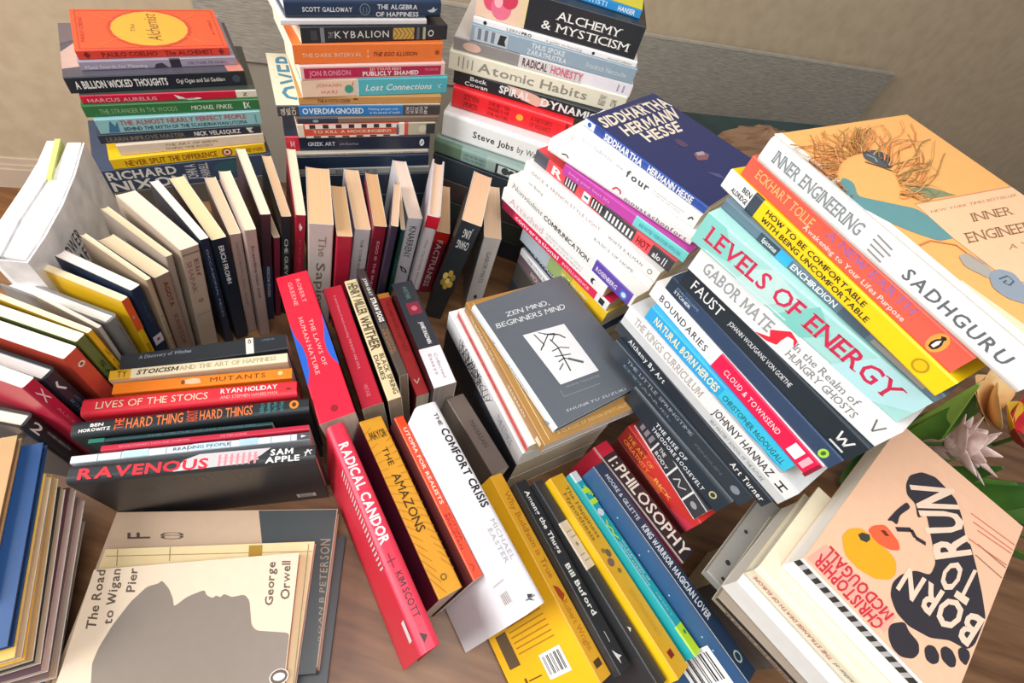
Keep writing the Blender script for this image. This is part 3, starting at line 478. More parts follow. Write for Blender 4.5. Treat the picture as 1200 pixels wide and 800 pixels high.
INNER_F = [('r',0,.05,0,1,'#fbf4ea'),('p',[(.05,0),(.17,0),(.1,.12),(.06,.3),(.05,.3)],'#f8dcb8'),('p', [(0.004,0.718),(0.089,0.752),(0.111,0.721),(0.048,0.664),(0.157,0.612),(0.269,0.559),(0.281,0.485),(0.279,0.423),(0.176,0.432),(0.104,0.486),(0.044,0.546),(0.004,0.617),(0.004,0.592),(0.004,0.655)], '#5f8f92'),  # white fold band, then a pale wedge of glare painted into the cover
 ('p', [(0.004,0.718),(0.004,0.694),(0.011,0.641),(0.004,0.592),(0.004,0.648)], '#2f8fa8'),
 ('p', [(0.36,0.659),(0.488,0.624),(0.579,0.567),(0.41,0.583),(0.37,0.613)], '#7d8a6c'),
 ('p', [(0.368,0.846),(0.457,0.842),(0.495,0.808),(0.466,0.763),(0.398,0.738),(0.347,0.777),(0.325,0.81)], '#4d545a'),
 ('l', [(0.308,0.795),(0.355,0.763),(0.394,0.731)], .0018, '#6b4a34'),
 ('l', [(0.369,0.827),(0.391,0.803),(0.375,0.784)], .0012, '#a8b0b0'),
 ('p', [(0.286,0.576),(0.996,0.531),(0.996,0.383),(0.379,0.178),(0.269,0.275),(0.261,0.422)], '#f6c59c'),
 ('l', [(0.289,0.578),(0.595,0.558),(0.996,0.534)], .0012, '#c98f66'),
 ('q', 'NEW YORK TIMES BESTSELLER', [(0.312,0.529),(0.944,0.49),(0.961,0.501),(0.324,0.539)], '#a5744f'),
 ('q', 'INNER', [(0.477,0.453),(0.762,0.43),(0.805,0.462),(0.515,0.484)], '#8a6a4c','s'),
 ('q', 'ENGINEERING', [(0.309,0.392),(0.914,0.335),(0.961,0.371),(0.347,0.427)], '#8a6a4c','s'),
 ('q', 'A YOGIS', [(0.473,0.325),(0.772,0.295),(0.797,0.31),(0.5,0.34)], '#9a7a5c','s'),
 ('p', [(0.179,0.368),(0.239,0.367),(0.265,0.329),(0.252,0.288),(0.192,0.269),(0.17,0.3),(0.147,0.332)], '#a9a39a'),
 ('p', [(0.219,0.288),(0.295,0.286),(0.341,0.257),(0.316,0.22),(0.31,0.172),(0.238,0.151),(0.162,0.203),(0.154,0.246)], '#8b97a3'),
 ('l', [(0.232,0.259),(0.291,0.257),(0.289,0.236),(0.244,0.231),(0.233,0.246),(0.26,0.247)], .0012, '#4f5d6c'),
 ('l', [(0.061,0.44),(0.135,0.442),(0.232,0.401),(0.237,0.345),(0.25,0.315)], .0014, '#c77a44')]
rs = random.Random(3)
for P_ in [[(0.275,0.833),(0.264,0.845),(0.259,0.859),(0.272,0.875),(0.304,0.894),(0.346,0.914),(0.38,0.933),(0.394,0.95),(0.385,0.964)],[(0.014,0.687),(0.004,0.681),(0.004,0.68),(0.004,0.682),(0.004,0.684)],[(0.402,0.82),(0.427,0.826),(0.455,0.829),(0.482,0.836),(0.506,0.851),(0.521,0.875),(0.523,0.904),(0.506,0.925),(0.489,0.94)],[(0.063,0.762),(0.054,0.774),(0.045,0.785),(0.029,0.791),(0.005,0.793),(0.004,0.794),(0.004,0.799),(0.004,0.815),(0.004,0.842)],[(0.285,0.834),(0.307,0.859),(0.317,0.883),(0.315,0.905),(0.311,0.928),(0.329,0.954)],[(0.174,0.812),(0.142,0.823),(0.113,0.835),(0.1,0.852),(0.109,0.878),(0.138,0.91),(0.171,0.942),(0.189,0.969)],[(0.371,0.836),(0.377,0.847),(0.392,0.857),(0.418,0.867),(0.445,0.877),(0.463,0.887),(0.462,0.9),(0.437,0.912),(0.394,0.922)],[(0.403,0.818),(0.433,0.828),(0.466,0.833),(0.501,0.838),(0.535,0.849),(0.563,0.871),(0.582,0.9),(0.592,0.931),(0.603,0.957)],[(0.213,0.822),(0.232,0.845),(0.256,0.87),(0.273,0.892),(0.274,0.913),(0.265,0.932),(0.263,0.952)],[(0.262,0.831),(0.277,0.845),(0.275,0.857),(0.252,0.865),(0.215,0.869),(0.177,0.872),(0.15,0.876),(0.137,0.884),(0.129,0.893)],[(0.224,0.824),(0.216,0.834),(0.195,0.841),(0.168,0.845),(0.148,0.851),(0.145,0.862),(0.158,0.878),(0.179,0.896),(0.191,0.911)],[(0.34,0.669),(0.374,0.677),(0.407,0.685),(0.435,0.687),(0.452,0.68),(0.46,0.665),(0.463,0.648),(0.471,0.636),(0.491,0.632)],[(0.142,0.801),(0.117,0.805),(0.101,0.813),(0.096,0.825),(0.099,0.84),(0.096,0.853),(0.075,0.858),(0.03,0.854),(0.004,0.84)],[(0.174,0.811),(0.172,0.821),(0.186,0.835),(0.209,0.851),(0.229,0.866),(0.235,0.878),(0.227,0.886),(0.211,0.893),(0.206,0.903)],[(0.104,0.785),(0.096,0.799),(0.08,0.811),(0.052,0.816),(0.015,0.816),(0.004,0.816),(0.004,0.822),(0.004,0.839),(0.004,0.865)],[(0.192,0.817),(0.185,0.829),(0.165,0.837),(0.137,0.842),(0.114,0.849),(0.109,0.862),(0.126,0.882),(0.163,0.908),(0.202,0.933)],[(0.18,0.813),(0.162,0.815),(0.142,0.815),(0.13,0.819),(0.134,0.827),(0.155,0.841),(0.186,0.857),(0.214,0.871),(0.23,0.882)],[(0.26,0.831),(0.245,0.837),(0.237,0.845),(0.24,0.854),(0.252,0.866),(0.262,0.877),(0.256,0.885),(0.223,0.887),(0.166,0.882)],[(0.39,0.727),(0.436,0.735),(0.48,0.738),(0.523,0.736),(0.568,0.738),(0.622,0.752),(0.685,0.784),(0.747,0.833),(0.798,0.887)],[(0.39,0.727),(0.425,0.731),(0.465,0.745),(0.508,0.766),(0.55,0.79),(0.589,0.809),(0.628,0.818),(0.668,0.82),(0.708,0.822)],[(0.295,0.64),(0.342,0.638),(0.397,0.64),(0.452,0.643),(0.496,0.638),(0.523,0.622),(0.534,0.599),(0.54,0.575)],[(0.343,0.837),(0.344,0.854),(0.352,0.871),(0.379,0.889),(0.429,0.908),(0.494,0.925),(0.558,0.94),(0.607,0.954)],[(0.12,0.792),(0.109,0.795),(0.111,0.803),(0.127,0.816),(0.149,0.831),(0.168,0.843),(0.177,0.852),(0.175,0.859),(0.174,0.865)],[(0.326,0.837),(0.363,0.863),(0.418,0.89),(0.481,0.916),(0.537,0.943)],[(0.328,0.661),(0.347,0.651),(0.369,0.643),(0.404,0.643),(0.455,0.654),(0.516,0.674),(0.577,0.698),(0.632,0.718),(0.68,0.729)],[(0.245,0.619),(0.25,0.611),(0.267,0.607),(0.297,0.607),(0.334,0.61),(0.368,0.614),(0.394,0.614),(0.408,0.609),(0.419,0.602)],[(0.221,0.824),(0.206,0.842),(0.174,0.855),(0.131,0.864),(0.094,0.874),(0.071,0.888),(0.061,0.907),(0.049,0.926),(0.013,0.935)],[(0.107,0.787),(0.073,0.787),(0.038,0.788),(0.012,0.792),(0.004,0.802),(0.004,0.818),(0.004,0.832),(0.004,0.839)],[(0.265,0.626),(0.293,0.622),(0.314,0.615),(0.325,0.604),(0.33,0.591),(0.342,0.581),(0.372,0.576),(0.426,0.581),(0.496,0.595)],[(0.334,0.837),(0.367,0.851),(0.404,0.865),(0.435,0.879),(0.454,0.894),(0.464,0.91),(0.475,0.925),(0.506,0.941),(0.566,0.954)],[(0.015,0.711),(0.004,0.713),(0.004,0.711),(0.004,0.704)],[(0.148,0.803),(0.133,0.812),(0.107,0.817),(0.077,0.82),(0.056,0.826),(0.052,0.839),(0.07,0.862),(0.107,0.89),(0.147,0.917)],[(0.267,0.627),(0.304,0.624),(0.342,0.622),(0.372,0.616),(0.385,0.601),(0.377,0.58)],[(0.365,0.693),(0.41,0.704),(0.452,0.711),(0.49,0.712),(0.525,0.709),(0.563,0.708),(0.611,0.719),(0.673,0.749),(0.74,0.795)],[(0.055,0.757),(0.033,0.76),(0.018,0.768),(0.005,0.777),(0.004,0.783),(0.004,0.78)],[(0.403,0.754),(0.456,0.757),(0.51,0.756),(0.566,0.757),(0.627,0.768),(0.695,0.789),(0.766,0.816),(0.836,0.835),(0.904,0.838)],[(0.302,0.836),(0.341,0.864),(0.374,0.892),(0.392,0.92),(0.393,0.947),(0.391,0.974)],[(0.068,0.765),(0.043,0.771),(0.01,0.772),(0.004,0.769),(0.004,0.768)],[(0.053,0.755),(0.011,0.752),(0.004,0.752),(0.004,0.761)],[(0.057,0.758),(0.035,0.759),(0.02,0.764),(0.01,0.772),(0.004,0.78),(0.004,0.78),(0.004,0.77)],[(0.347,0.676),(0.376,0.669),(0.399,0.659),(0.426,0.651),(0.464,0.652),(0.519,0.664),(0.585,0.686),(0.652,0.713),(0.711,0.734)],[(0.349,0.678),(0.378,0.675),(0.416,0.681),(0.462,0.694),(0.511,0.712),(0.557,0.727),(0.596,0.733),(0.629,0.731),(0.661,0.726)],[(0.347,0.676),(0.383,0.682),(0.425,0.695),(0.468,0.71),(0.506,0.72),(0.539,0.722),(0.568,0.719),(0.599,0.718),(0.64,0.728)],[(0.268,0.832),(0.253,0.841),(0.243,0.85),(0.248,0.861),(0.271,0.877),(0.307,0.893),(0.343,0.909),(0.363,0.923),(0.361,0.935)],[(0.283,0.634),(0.307,0.632),(0.323,0.625),(0.328,0.614),(0.329,0.602),(0.335,0.592),(0.357,0.588),(0.396,0.591),(0.444,0.598)],[(0.054,0.756),(0.025,0.77),(0.004,0.787),(0.004,0.799)],[(0.376,0.706),(0.411,0.703),(0.451,0.706),(0.498,0.716),(0.547,0.729),(0.593,0.736),(0.63,0.73),(0.653,0.708),(0.657,0.674)],[(0.347,0.837),(0.353,0.848),(0.349,0.859),(0.342,0.869),(0.345,0.879),(0.369,0.891),(0.412,0.904),(0.465,0.915),(0.512,0.924)],[(0.124,0.794),(0.093,0.795),(0.06,0.795),(0.035,0.798),(0.021,0.807),(0.017,0.821),(0.014,0.835),(0.004,0.842),(0.004,0.838)],[(0.153,0.805),(0.133,0.807),(0.121,0.812),(0.118,0.821),(0.12,0.831),(0.116,0.839),(0.092,0.84),(0.048,0.832),(0.004,0.814)],[(0.3,0.836),(0.318,0.853),(0.353,0.872),(0.4,0.89),(0.444,0.909),(0.476,0.927),(0.493,0.947),(0.502,0.966)],[(0.409,0.793),(0.434,0.793),(0.461,0.793),(0.488,0.799),(0.515,0.815),(0.539,0.839),(0.557,0.866),(0.574,0.889),(0.596,0.904)],[(0.312,0.836),(0.346,0.862),(0.367,0.887),(0.363,0.911),(0.332,0.932),(0.287,0.948),(0.248,0.963)],[(0.189,0.816),(0.177,0.834),(0.146,0.846),(0.101,0.852),(0.054,0.857),(0.02,0.865),(0.004,0.881),(0.004,0.901),(0.004,0.917)],[(0.402,0.753),(0.463,0.777),(0.523,0.799),(0.585,0.813),(0.648,0.82),(0.714,0.827),(0.783,0.845),(0.854,0.883),(0.917,0.94)],[(0.346,0.837),(0.371,0.859),(0.411,0.881),(0.466,0.902),(0.524,0.923),(0.569,0.946)],[(0.063,0.762),(0.036,0.776),(0.018,0.795),(0.004,0.814),(0.004,0.827)],[(0.017,0.715),(0.006,0.72),(0.004,0.722),(0.004,0.716),(0.004,0.705),(0.004,0.691),(0.004,0.68)],[(0.023,0.726),(0.004,0.719),(0.004,0.708),(0.004,0.698)],[(0.294,0.835),(0.304,0.86),(0.327,0.887),(0.368,0.916),(0.415,0.946)],[(0.359,0.687),(0.389,0.681),(0.412,0.67),(0.433,0.658),(0.461,0.651),(0.5,0.652),(0.549,0.66),(0.598,0.668),(0.635,0.666)],[(0.315,0.652),(0.326,0.641),(0.338,0.63),(0.356,0.624),(0.385,0.622),(0.418,0.624),(0.446,0.622),(0.457,0.611),(0.445,0.589)],[(0.386,0.72),(0.413,0.719),(0.444,0.724),(0.479,0.734),(0.514,0.745),(0.545,0.749),(0.57,0.74),(0.582,0.716),(0.581,0.684)],[(0.403,0.755),(0.447,0.771),(0.491,0.795),(0.533,0.82),(0.575,0.84),(0.621,0.851),(0.671,0.853),(0.721,0.853),(0.772,0.861)],[(0.304,0.836),(0.296,0.848),(0.291,0.86),(0.303,0.874),(0.338,0.891),(0.392,0.909),(0.452,0.924),(0.503,0.939),(0.538,0.954)],[(0.277,0.631),(0.319,0.624),(0.349,0.612),(0.361,0.592)],[(0.028,0.732),(0.014,0.739),(0.004,0.748),(0.004,0.752),(0.004,0.75),(0.004,0.743)],[(0.113,0.789),(0.083,0.79),(0.053,0.79),(0.03,0.793),(0.021,0.804),(0.026,0.822),(0.039,0.843),(0.047,0.86),(0.037,0.87)],[(0.408,0.799),(0.442,0.821),(0.478,0.84),(0.517,0.851),(0.562,0.859),(0.607,0.868),(0.648,0.885),(0.68,0.916),(0.697,0.957)],[(0.328,0.837),(0.339,0.847),(0.365,0.857),(0.397,0.866),(0.427,0.876),(0.443,0.886),(0.445,0.897),(0.436,0.908),(0.431,0.918)],[(0.332,0.664),(0.368,0.653),(0.402,0.641),(0.443,0.634),(0.504,0.638),(0.587,0.657),(0.682,0.689),(0.777,0.725),(0.862,0.754)],[(0.021,0.722),(0.011,0.727),(0.004,0.728),(0.004,0.723),(0.004,0.712),(0.004,0.701),(0.004,0.692)],[(0.401,0.75),(0.435,0.758),(0.471,0.775),(0.507,0.798),(0.54,0.82),(0.573,0.837),(0.609,0.844),(0.648,0.845),(0.687,0.848)],[(0.09,0.778),(0.053,0.78),(0.013,0.778),(0.004,0.779),(0.004,0.787),(0.004,0.805),(0.004,0.829),(0.004,0.852)],[(0.075,0.77),(0.029,0.77),(0.004,0.771),(0.004,0.778)],[(0.369,0.836),(0.386,0.85),(0.418,0.863),(0.462,0.875),(0.499,0.879),(0.533,0.886),(0.561,0.901),(0.582,0.92),(0.603,0.939)],[(0.341,0.671),(0.362,0.664),(0.378,0.653),(0.396,0.645),(0.424,0.643),(0.468,0.651),(0.521,0.668),(0.574,0.685),(0.618,0.696)],[(0.101,0.783),(0.103,0.794),(0.099,0.802),(0.082,0.804),(0.052,0.8),(0.017,0.791),(0.004,0.783),(0.004,0.781),(0.004,0.785)],[(0.014,0.708),(0.004,0.709),(0.004,0.705),(0.004,0.698),(0.004,0.691),(0.004,0.689),(0.004,0.695)],[(0.023,0.725),(0.004,0.72),(0.004,0.711),(0.004,0.704),(0.004,0.703)],[(0.384,0.835),(0.393,0.855),(0.401,0.874),(0.419,0.894),(0.45,0.913),(0.489,0.933),(0.519,0.954)],[(0.362,0.836),(0.378,0.855),(0.408,0.874),(0.455,0.892),(0.509,0.909),(0.555,0.925),(0.589,0.945),(0.605,0.97)],[(0.384,0.835),(0.44,0.857),(0.495,0.876),(0.547,0.902),(0.592,0.934)],[(0.394,0.833),(0.419,0.853),(0.433,0.873),(0.445,0.894),(0.467,0.915),(0.514,0.934),(0.587,0.951),(0.656,0.955),(0.722,0.958)],[(0.05,0.753),(0.013,0.749),(0.004,0.745),(0.004,0.748),(0.004,0.761)],[(0.27,0.628),(0.303,0.623),(0.326,0.614),(0.333,0.598),(0.326,0.579)],[(0.386,0.834),(0.42,0.854),(0.462,0.87),(0.504,0.884),(0.543,0.903),(0.57,0.931),(0.566,0.96)],[(0.311,0.836),(0.345,0.854),(0.385,0.871),(0.423,0.888),(0.449,0.906),(0.465,0.925),(0.483,0.943),(0.522,0.962)],[(0.092,0.779),(0.073,0.784),(0.046,0.784),(0.015,0.781),(0.004,0.781),(0.004,0.787),(0.004,0.803),(0.004,0.826),(0.004,0.848)],[(0.243,0.828),(0.226,0.847),(0.199,0.863),(0.176,0.879),(0.17,0.9),(0.184,0.927),(0.207,0.957)],[(0.353,0.837),(0.35,0.846),(0.357,0.856),(0.378,0.865),(0.413,0.874),(0.45,0.882),(0.479,0.89),(0.493,0.9),(0.494,0.912)],[(0.023,0.671),(0.004,0.665),(0.004,0.663),(0.004,0.665),(0.004,0.668)],[(0.161,0.808),(0.17,0.818),(0.182,0.83),(0.188,0.84),(0.179,0.845),(0.152,0.845),(0.115,0.842),(0.083,0.838),(0.064,0.838)],[(0.022,0.724),(0.004,0.729),(0.004,0.73),(0.004,0.723)],[(0.109,0.787),(0.099,0.793),(0.076,0.792),(0.044,0.786),(0.011,0.777),(0.004,0.771),(0.004,0.77),(0.004,0.773),(0.004,0.774)],[(0.228,0.825),(0.212,0.838),(0.184,0.848),(0.155,0.857),(0.139,0.87),(0.14,0.887),(0.153,0.909),(0.16,0.929),(0.142,0.941)],[(0.363,0.836),(0.373,0.86),(0.385,0.884),(0.409,0.909),(0.451,0.934),(0.501,0.96)],[(0.339,0.837),(0.359,0.863),(0.392,0.89),(0.439,0.918),(0.488,0.946)],[(0.04,0.744),(0.022,0.751),(0.012,0.763),(0.005,0.777),(0.004,0.787),(0.004,0.792),(0.004,0.793)],[(0.112,0.789),(0.11,0.803),(0.104,0.814),(0.082,0.819),(0.041,0.815),(0.004,0.804),(0.004,0.791)],[(0.407,0.768),(0.456,0.788),(0.506,0.813),(0.554,0.839),(0.606,0.857),(0.664,0.862),(0.726,0.853),(0.785,0.836),(0.84,0.822)],[(0.119,0.792),(0.081,0.795),(0.042,0.798),(0.01,0.803),(0.004,0.815),(0.004,0.832),(0.004,0.846)],[(0.31,0.836),(0.335,0.86),(0.374,0.886),(0.416,0.911),(0.444,0.937),(0.442,0.963)],[(0.272,0.629),(0.283,0.618),(0.301,0.609),(0.327,0.604),(0.359,0.6),(0.385,0.595),(0.392,0.582)],[(0.057,0.758),(0.039,0.759),(0.016,0.756),(0.004,0.751),(0.004,0.751),(0.004,0.759),(0.004,0.777),(0.004,0.799),(0.004,0.821)],[(0.018,0.717),(0.004,0.71),(0.004,0.703),(0.004,0.7),(0.004,0.705),(0.004,0.716),(0.004,0.73),(0.004,0.742),(0.004,0.748)],[(0.029,0.733),(0.006,0.728),(0.004,0.728),(0.004,0.735),(0.004,0.747),(0.004,0.761),(0.004,0.771),(0.004,0.774)],[(0.277,0.833),(0.289,0.851),(0.321,0.87),(0.368,0.891),(0.418,0.911),(0.459,0.93),(0.485,0.95),(0.507,0.97)],[(0.202,0.819),(0.214,0.841),(0.231,0.864),(0.237,0.885),(0.218,0.901),(0.171,0.909),(0.108,0.909),(0.048,0.908),(0.006,0.912)],[(0.262,0.831),(0.285,0.848),(0.303,0.864),(0.308,0.879),(0.302,0.892),(0.3,0.906),(0.318,0.923),(0.369,0.945),(0.454,0.967)],[(0.29,0.835),(0.304,0.859),(0.3,0.882),(0.279,0.902),(0.256,0.92),(0.248,0.942),(0.268,0.97)],[(0.408,0.779),(0.443,0.8),(0.475,0.825),(0.505,0.849),(0.536,0.867),(0.573,0.88),(0.613,0.89),(0.65,0.906),(0.676,0.934)],[(0.017,0.716),(0.004,0.707),(0.004,0.701),(0.004,0.702)],[(0.092,0.779),(0.064,0.787),(0.047,0.799),(0.04,0.817),(0.033,0.834),(0.013,0.845),(0.004,0.846)],[(0.355,0.683),(0.377,0.677),(0.395,0.669),(0.418,0.664),(0.452,0.668),(0.5,0.684),(0.556,0.711),(0.61,0.741),(0.657,0.767)],[(0.013,0.691),(0.004,0.693),(0.004,0.693),(0.004,0.69)],[(0.114,0.79),(0.11,0.796),(0.096,0.799),(0.075,0.798),(0.055,0.797),(0.045,0.801),(0.05,0.812),(0.072,0.831),(0.104,0.851)],[(0.254,0.83),(0.246,0.85),(0.226,0.868),(0.207,0.885),(0.204,0.907),(0.231,0.936),(0.286,0.971)],[(0.408,0.778),(0.461,0.806),(0.511,0.834),(0.565,0.855),(0.625,0.869),(0.69,0.878),(0.755,0.891),(0.817,0.918),(0.869,0.963)],[(0.391,0.834),(0.419,0.857),(0.457,0.88),(0.508,0.9),(0.558,0.918),(0.603,0.941)],[(0.293,0.639),(0.302,0.628),(0.315,0.619),(0.339,0.615),(0.38,0.619),(0.435,0.632),(0.494,0.649),(0.545,0.664),(0.588,0.672)],[(0.036,0.74),(0.014,0.738),(0.004,0.73),(0.004,0.72),(0.004,0.713),(0.004,0.712)],[(0.348,0.676),(0.392,0.687),(0.439,0.699),(0.481,0.707),(0.518,0.709),(0.55,0.704),(0.585,0.702),(0.63,0.711),(0.691,0.737)],[(0.026,0.73),(0.004,0.724),(0.004,0.724),(0.004,0.731)],[(0.163,0.808),(0.159,0.821),(0.172,0.839),(0.195,0.859),(0.216,0.878),(0.224,0.893),(0.216,0.906),(0.203,0.917),(0.205,0.931)],[(0.125,0.794),(0.125,0.81),(0.127,0.826),(0.12,0.838),(0.094,0.844),(0.052,0.842),(0.004,0.836),(0.004,0.833)],[(0.046,0.75),(0.015,0.76),(0.004,0.768),(0.004,0.77)],[(0.124,0.794),(0.101,0.805),(0.067,0.812),(0.026,0.814),(0.004,0.819),(0.004,0.833),(0.004,0.858),(0.004,0.891),(0.035,0.925)],[(0.024,0.727),(0.006,0.72),(0.004,0.711),(0.004,0.705),(0.004,0.703),(0.004,0.706),(0.004,0.71)],[(0.33,0.837),(0.339,0.863),(0.36,0.891),(0.407,0.92),(0.482,0.95)],[(0.131,0.797),(0.113,0.809),(0.11,0.827),(0.12,0.849),(0.132,0.871),(0.132,0.89),(0.11,0.901),(0.073,0.907),(0.039,0.913)],[(0.298,0.835),(0.322,0.847),(0.336,0.858),(0.335,0.869),(0.316,0.877),(0.291,0.884),(0.272,0.891),(0.271,0.9),(0.286,0.913)],[(0.015,0.711),(0.004,0.704),(0.004,0.694),(0.004,0.686),(0.004,0.682),(0.004,0.683),(0.004,0.687)],[(0.212,0.822),(0.193,0.828),(0.181,0.836),(0.185,0.849),(0.209,0.866),(0.244,0.885),(0.277,0.903),(0.294,0.918),(0.292,0.929)],[(0.264,0.626),(0.294,0.618),(0.314,0.606),(0.324,0.59)],[(0.372,0.701),(0.42,0.699),(0.465,0.692),(0.512,0.686),(0.569,0.69),(0.643,0.709),(0.73,0.743),(0.817,0.785),(0.898,0.821)],[(0.129,0.796),(0.136,0.807),(0.137,0.815),(0.124,0.818),(0.095,0.815),(0.058,0.807),(0.024,0.799),(0.004,0.794),(0.004,0.796)],[(0.401,0.749),(0.446,0.755),(0.494,0.768),(0.545,0.79),(0.595,0.814),(0.645,0.832),(0.698,0.837),(0.75,0.827),(0.797,0.807)],[(0.326,0.659),(0.36,0.663),(0.403,0.673),(0.448,0.686),(0.489,0.696),(0.523,0.699),(0.553,0.696),(0.584,0.695),(0.626,0.704)],[(0.073,0.768),(0.032,0.767),(0.004,0.766),(0.004,0.77),(0.004,0.784),(0.004,0.805),(0.004,0.827)],[(0.021,0.674),(0.004,0.663),(0.004,0.656),(0.004,0.653)],[(0.333,0.837),(0.36,0.852),(0.373,0.868),(0.368,0.883),(0.349,0.896),(0.328,0.908),(0.32,0.922),(0.333,0.938),(0.358,0.955)],[(0.388,0.834),(0.405,0.849),(0.409,0.866),(0.406,0.882),(0.406,0.897),(0.422,0.913),(0.456,0.929),(0.498,0.944),(0.531,0.96)],[(0.375,0.704),(0.421,0.719),(0.469,0.737),(0.514,0.751),(0.556,0.758),(0.596,0.759),(0.637,0.76),(0.684,0.771),(0.739,0.8)]]: INNER_F.append(('l', P_, rs.uniform(.0005, .001), rs.choice(['#b87040', '#a0683c', '#c98248', '#b5813f', '#8d7a4a', '#d98a50', '#e2a468'])))
book('E_inner', '#f2b068', 'large white-spined book with a painted orange cover, on top of the right stack', hard=True, spine='#fbfbfa', s=[('t','INNER ENGINEERING',.05,.43,.36,.74,'#848d90','bs'),('t','SADHGURU',.6,.93,.34,.66,'#5d6468','bw'),('l',[(.47,.75),(.53,.7)],.0012,'#8d8d8d'),('l',[(.47,.6),(.54,.55)],.0012,'#8d8d8d'),('l',[(.475,.45),(.53,.42)],.0012,'#8d8d8d'),('l',[(.48,.3),(.535,.27)],.0012,'#8d8d8d')], f=INNER_F, pg='#b59878')
# ------------------------------------------------------------------ stack under the navy cover (bottom to top)
book('D_purple', '#6d5a64', 'dull purple book low in the stack under the navy cover, below the thin white spine', s=[('t','MOUNTAIN',.2,.5,.3,.7,'#c9b7a2','b')])
book('D_whitelow', '#eef0f2', 'thin white book below the navy book low in the stack beside the grey ink-brush book', s=[('t','THE LITTLE BOOK',.1,.45,.3,.7,'#8c8f98')])
book('D_navy', '#1d2a44', 'navy book with pale spaced capitals low in the stack, just above the thin white spine', s=[('t','THE MAHASSAN',.08,.45,.3,.75,'#dfe4ec','b')])
book('D_yellow', '#f2c62c', 'book fading from grey-blue to yellow at its tail, beside the grey ink-brush book', bands=[(0,.35,'#a9b5bd'),(.35,.5,'#93a86a'),(.5,.62,'#b9b646')], s=[('t','FIVE MINUTES',.52,.8,.35,.65,'#f9f0c0','b')])
book('D_conv', '#d8244e', 'thin crimson book with white lettering and a white tail end, above the yellow-tailed book', bands=[(0,.12,'#8d1c3c'),(.9,1,'#f4f4f4')], s=[('t','conversational',.14,.56,.3,.75,'#fbdfe6','b'),('t','INTELLIGENCE',.6,.84,.35,.65,'#f7ccd4'),('r',.93,.97,.2,.8,'#222222')])
book('D_attached', '#f6f4f1', 'white book with large faint pink script lettering, above the thin crimson book', s=[('t','Attached',.08,.42,.3,.8,'#d9b3b2','s'),('t','THE NEW SCIENCE OF ADULT',.45,.8,.55,.72,'#b9c2c4'),('t','ATTACHMENT',.45,.8,.25,.42,'#c9a9a9'),('c',.9,.5,.22,'#222222'),('c',.915,.5,.17,'#f6f4f1')])
book('D_nvc', '#f1f0ec', 'white book with a purple tail block, in the stack under the navy cover', bands=[(.72,.985,'#5a3f9e')], s=[('t','Nonviolent',.04,.3,.34,.72,'#8a8d90','si'),('t','COMMUNICATION',.32,.68,.3,.66,'#33363a','b'),('t','ROSENBERG',.74,.89,.3,.62,'#ece6f8','b'),('c',.94,.45,.3,'#3f79c9'),('c',.94,.45,.18,'#d6e2f4')])
book('D_thinwhite', '#f2efec', 'very thin white book with small grey lettering, under the white book with spaced red-grey capitals', s=[('t','on Being',.08,.2,.3,.75,'#8d8d8d'),('t','BASICS OF HOPE',.6,.88,.3,.7,'#7d7d80')])
book('D_kalman', '#f7f4f2', 'white book with widely spaced faint capitals directly under the red and black patterned book', s=[('t','ONCE A FRENCH STYLE LIGHT',.06,.6,.35,.65,'#a58f8c','w'),('t','WHITE KALMAN',.66,.9,.35,.65,'#8d8080','w'),('e',.95,.5,.015,.25,'#9a8f8c'),('e',.95,.5,.009,.14,'#f7f4f2')])
book('D_redhot', '#ea4a52', 'red book patterned with black blocks of white stripes, below the magenta and aqua book', bands=[(0,.1,'#4a4d55'),(.52,.75,'#3a3a40'),(.86,1,'#35323a')], s=[('t','R',.14,.22,.2,.85,'#f7efe9','B'),('r',.24,.33,.12,.9,'#2e2e34'),('r',.38,.43,.15,.85,'#fbfbfa'),('r',.39,.42,.4,.6,'#2a6a74'),('r',.44,.53,.12,.9,'#2e2e34')]+[('r',.25+.02*i,.258+.02*i,.2,.82,'#ecebe8') for i in range(4)]+[('r',.45+.02*i,.458+.02*i,.2,.82,'#ecebe8') for i in range(4)]+[('r',.55+.025*i,.562+.025*i,.2,.8,'#efeeec') for i in range(8)]+[('t','HOT',.77,.85,.25,.8,'#7d1a1c','b'),('t','alo',.88,.93,.25,.7,'#f3f3f3','b'),('r',.945,.95,.2,.8,'#efeeec'),('r',.96,.965,.2,.8,'#efeeec')])
book('D_magenta', '#b9449f', 'magenta book turning aqua for its second half, right above the red patterned book', bands=[(.6,1,'#74d3d3')], s=[('t','living your best life',.05,.4,.4,.66,'#e39bd2'),('t','AND MASTER YOUR FUTURE WITH CARE',.64,.96,.35,.68,'#2f97a6')], pg='#c9a28a')
book('D_mus', '#f8f8f6', 'white rounded book with a small red curl, just above the magenta and aqua book', s=[('l',[(.1,.5),(.13,.62),(.15,.5)],.0016,'#333333'),('t','moustachonfort',.56,.97,.22,.48,'#4a4d50','sw'),('l',[(.47,.4),(.49,.66),(.52,.6),(.525,.4)],.0022,'#c94a4e')], hard=True)
book('D_four', '#fafafa', 'white book with one dark lowercase word in its middle, directly under the navy cover', s=[('t','Scott Galloway',.06,.32,.45,.72,'#b9bdbf','i'),('t','the',.36,.42,.42,.64,'#b9bdbf'),('t','four',.45,.63,.26,.7,'#4a4e52','Bw'),('t','THE HIDDEN DNA OF AMAZON APPLE',.66,.9,.5,.6,'#c3c6c8'),('t','FACEBOOK AND GOOGLE',.66,.88,.32,.42,'#c3c6c8'),('l',[(.94,.35),(.955,.6),(.97,.5)],.0016,'#333333')])
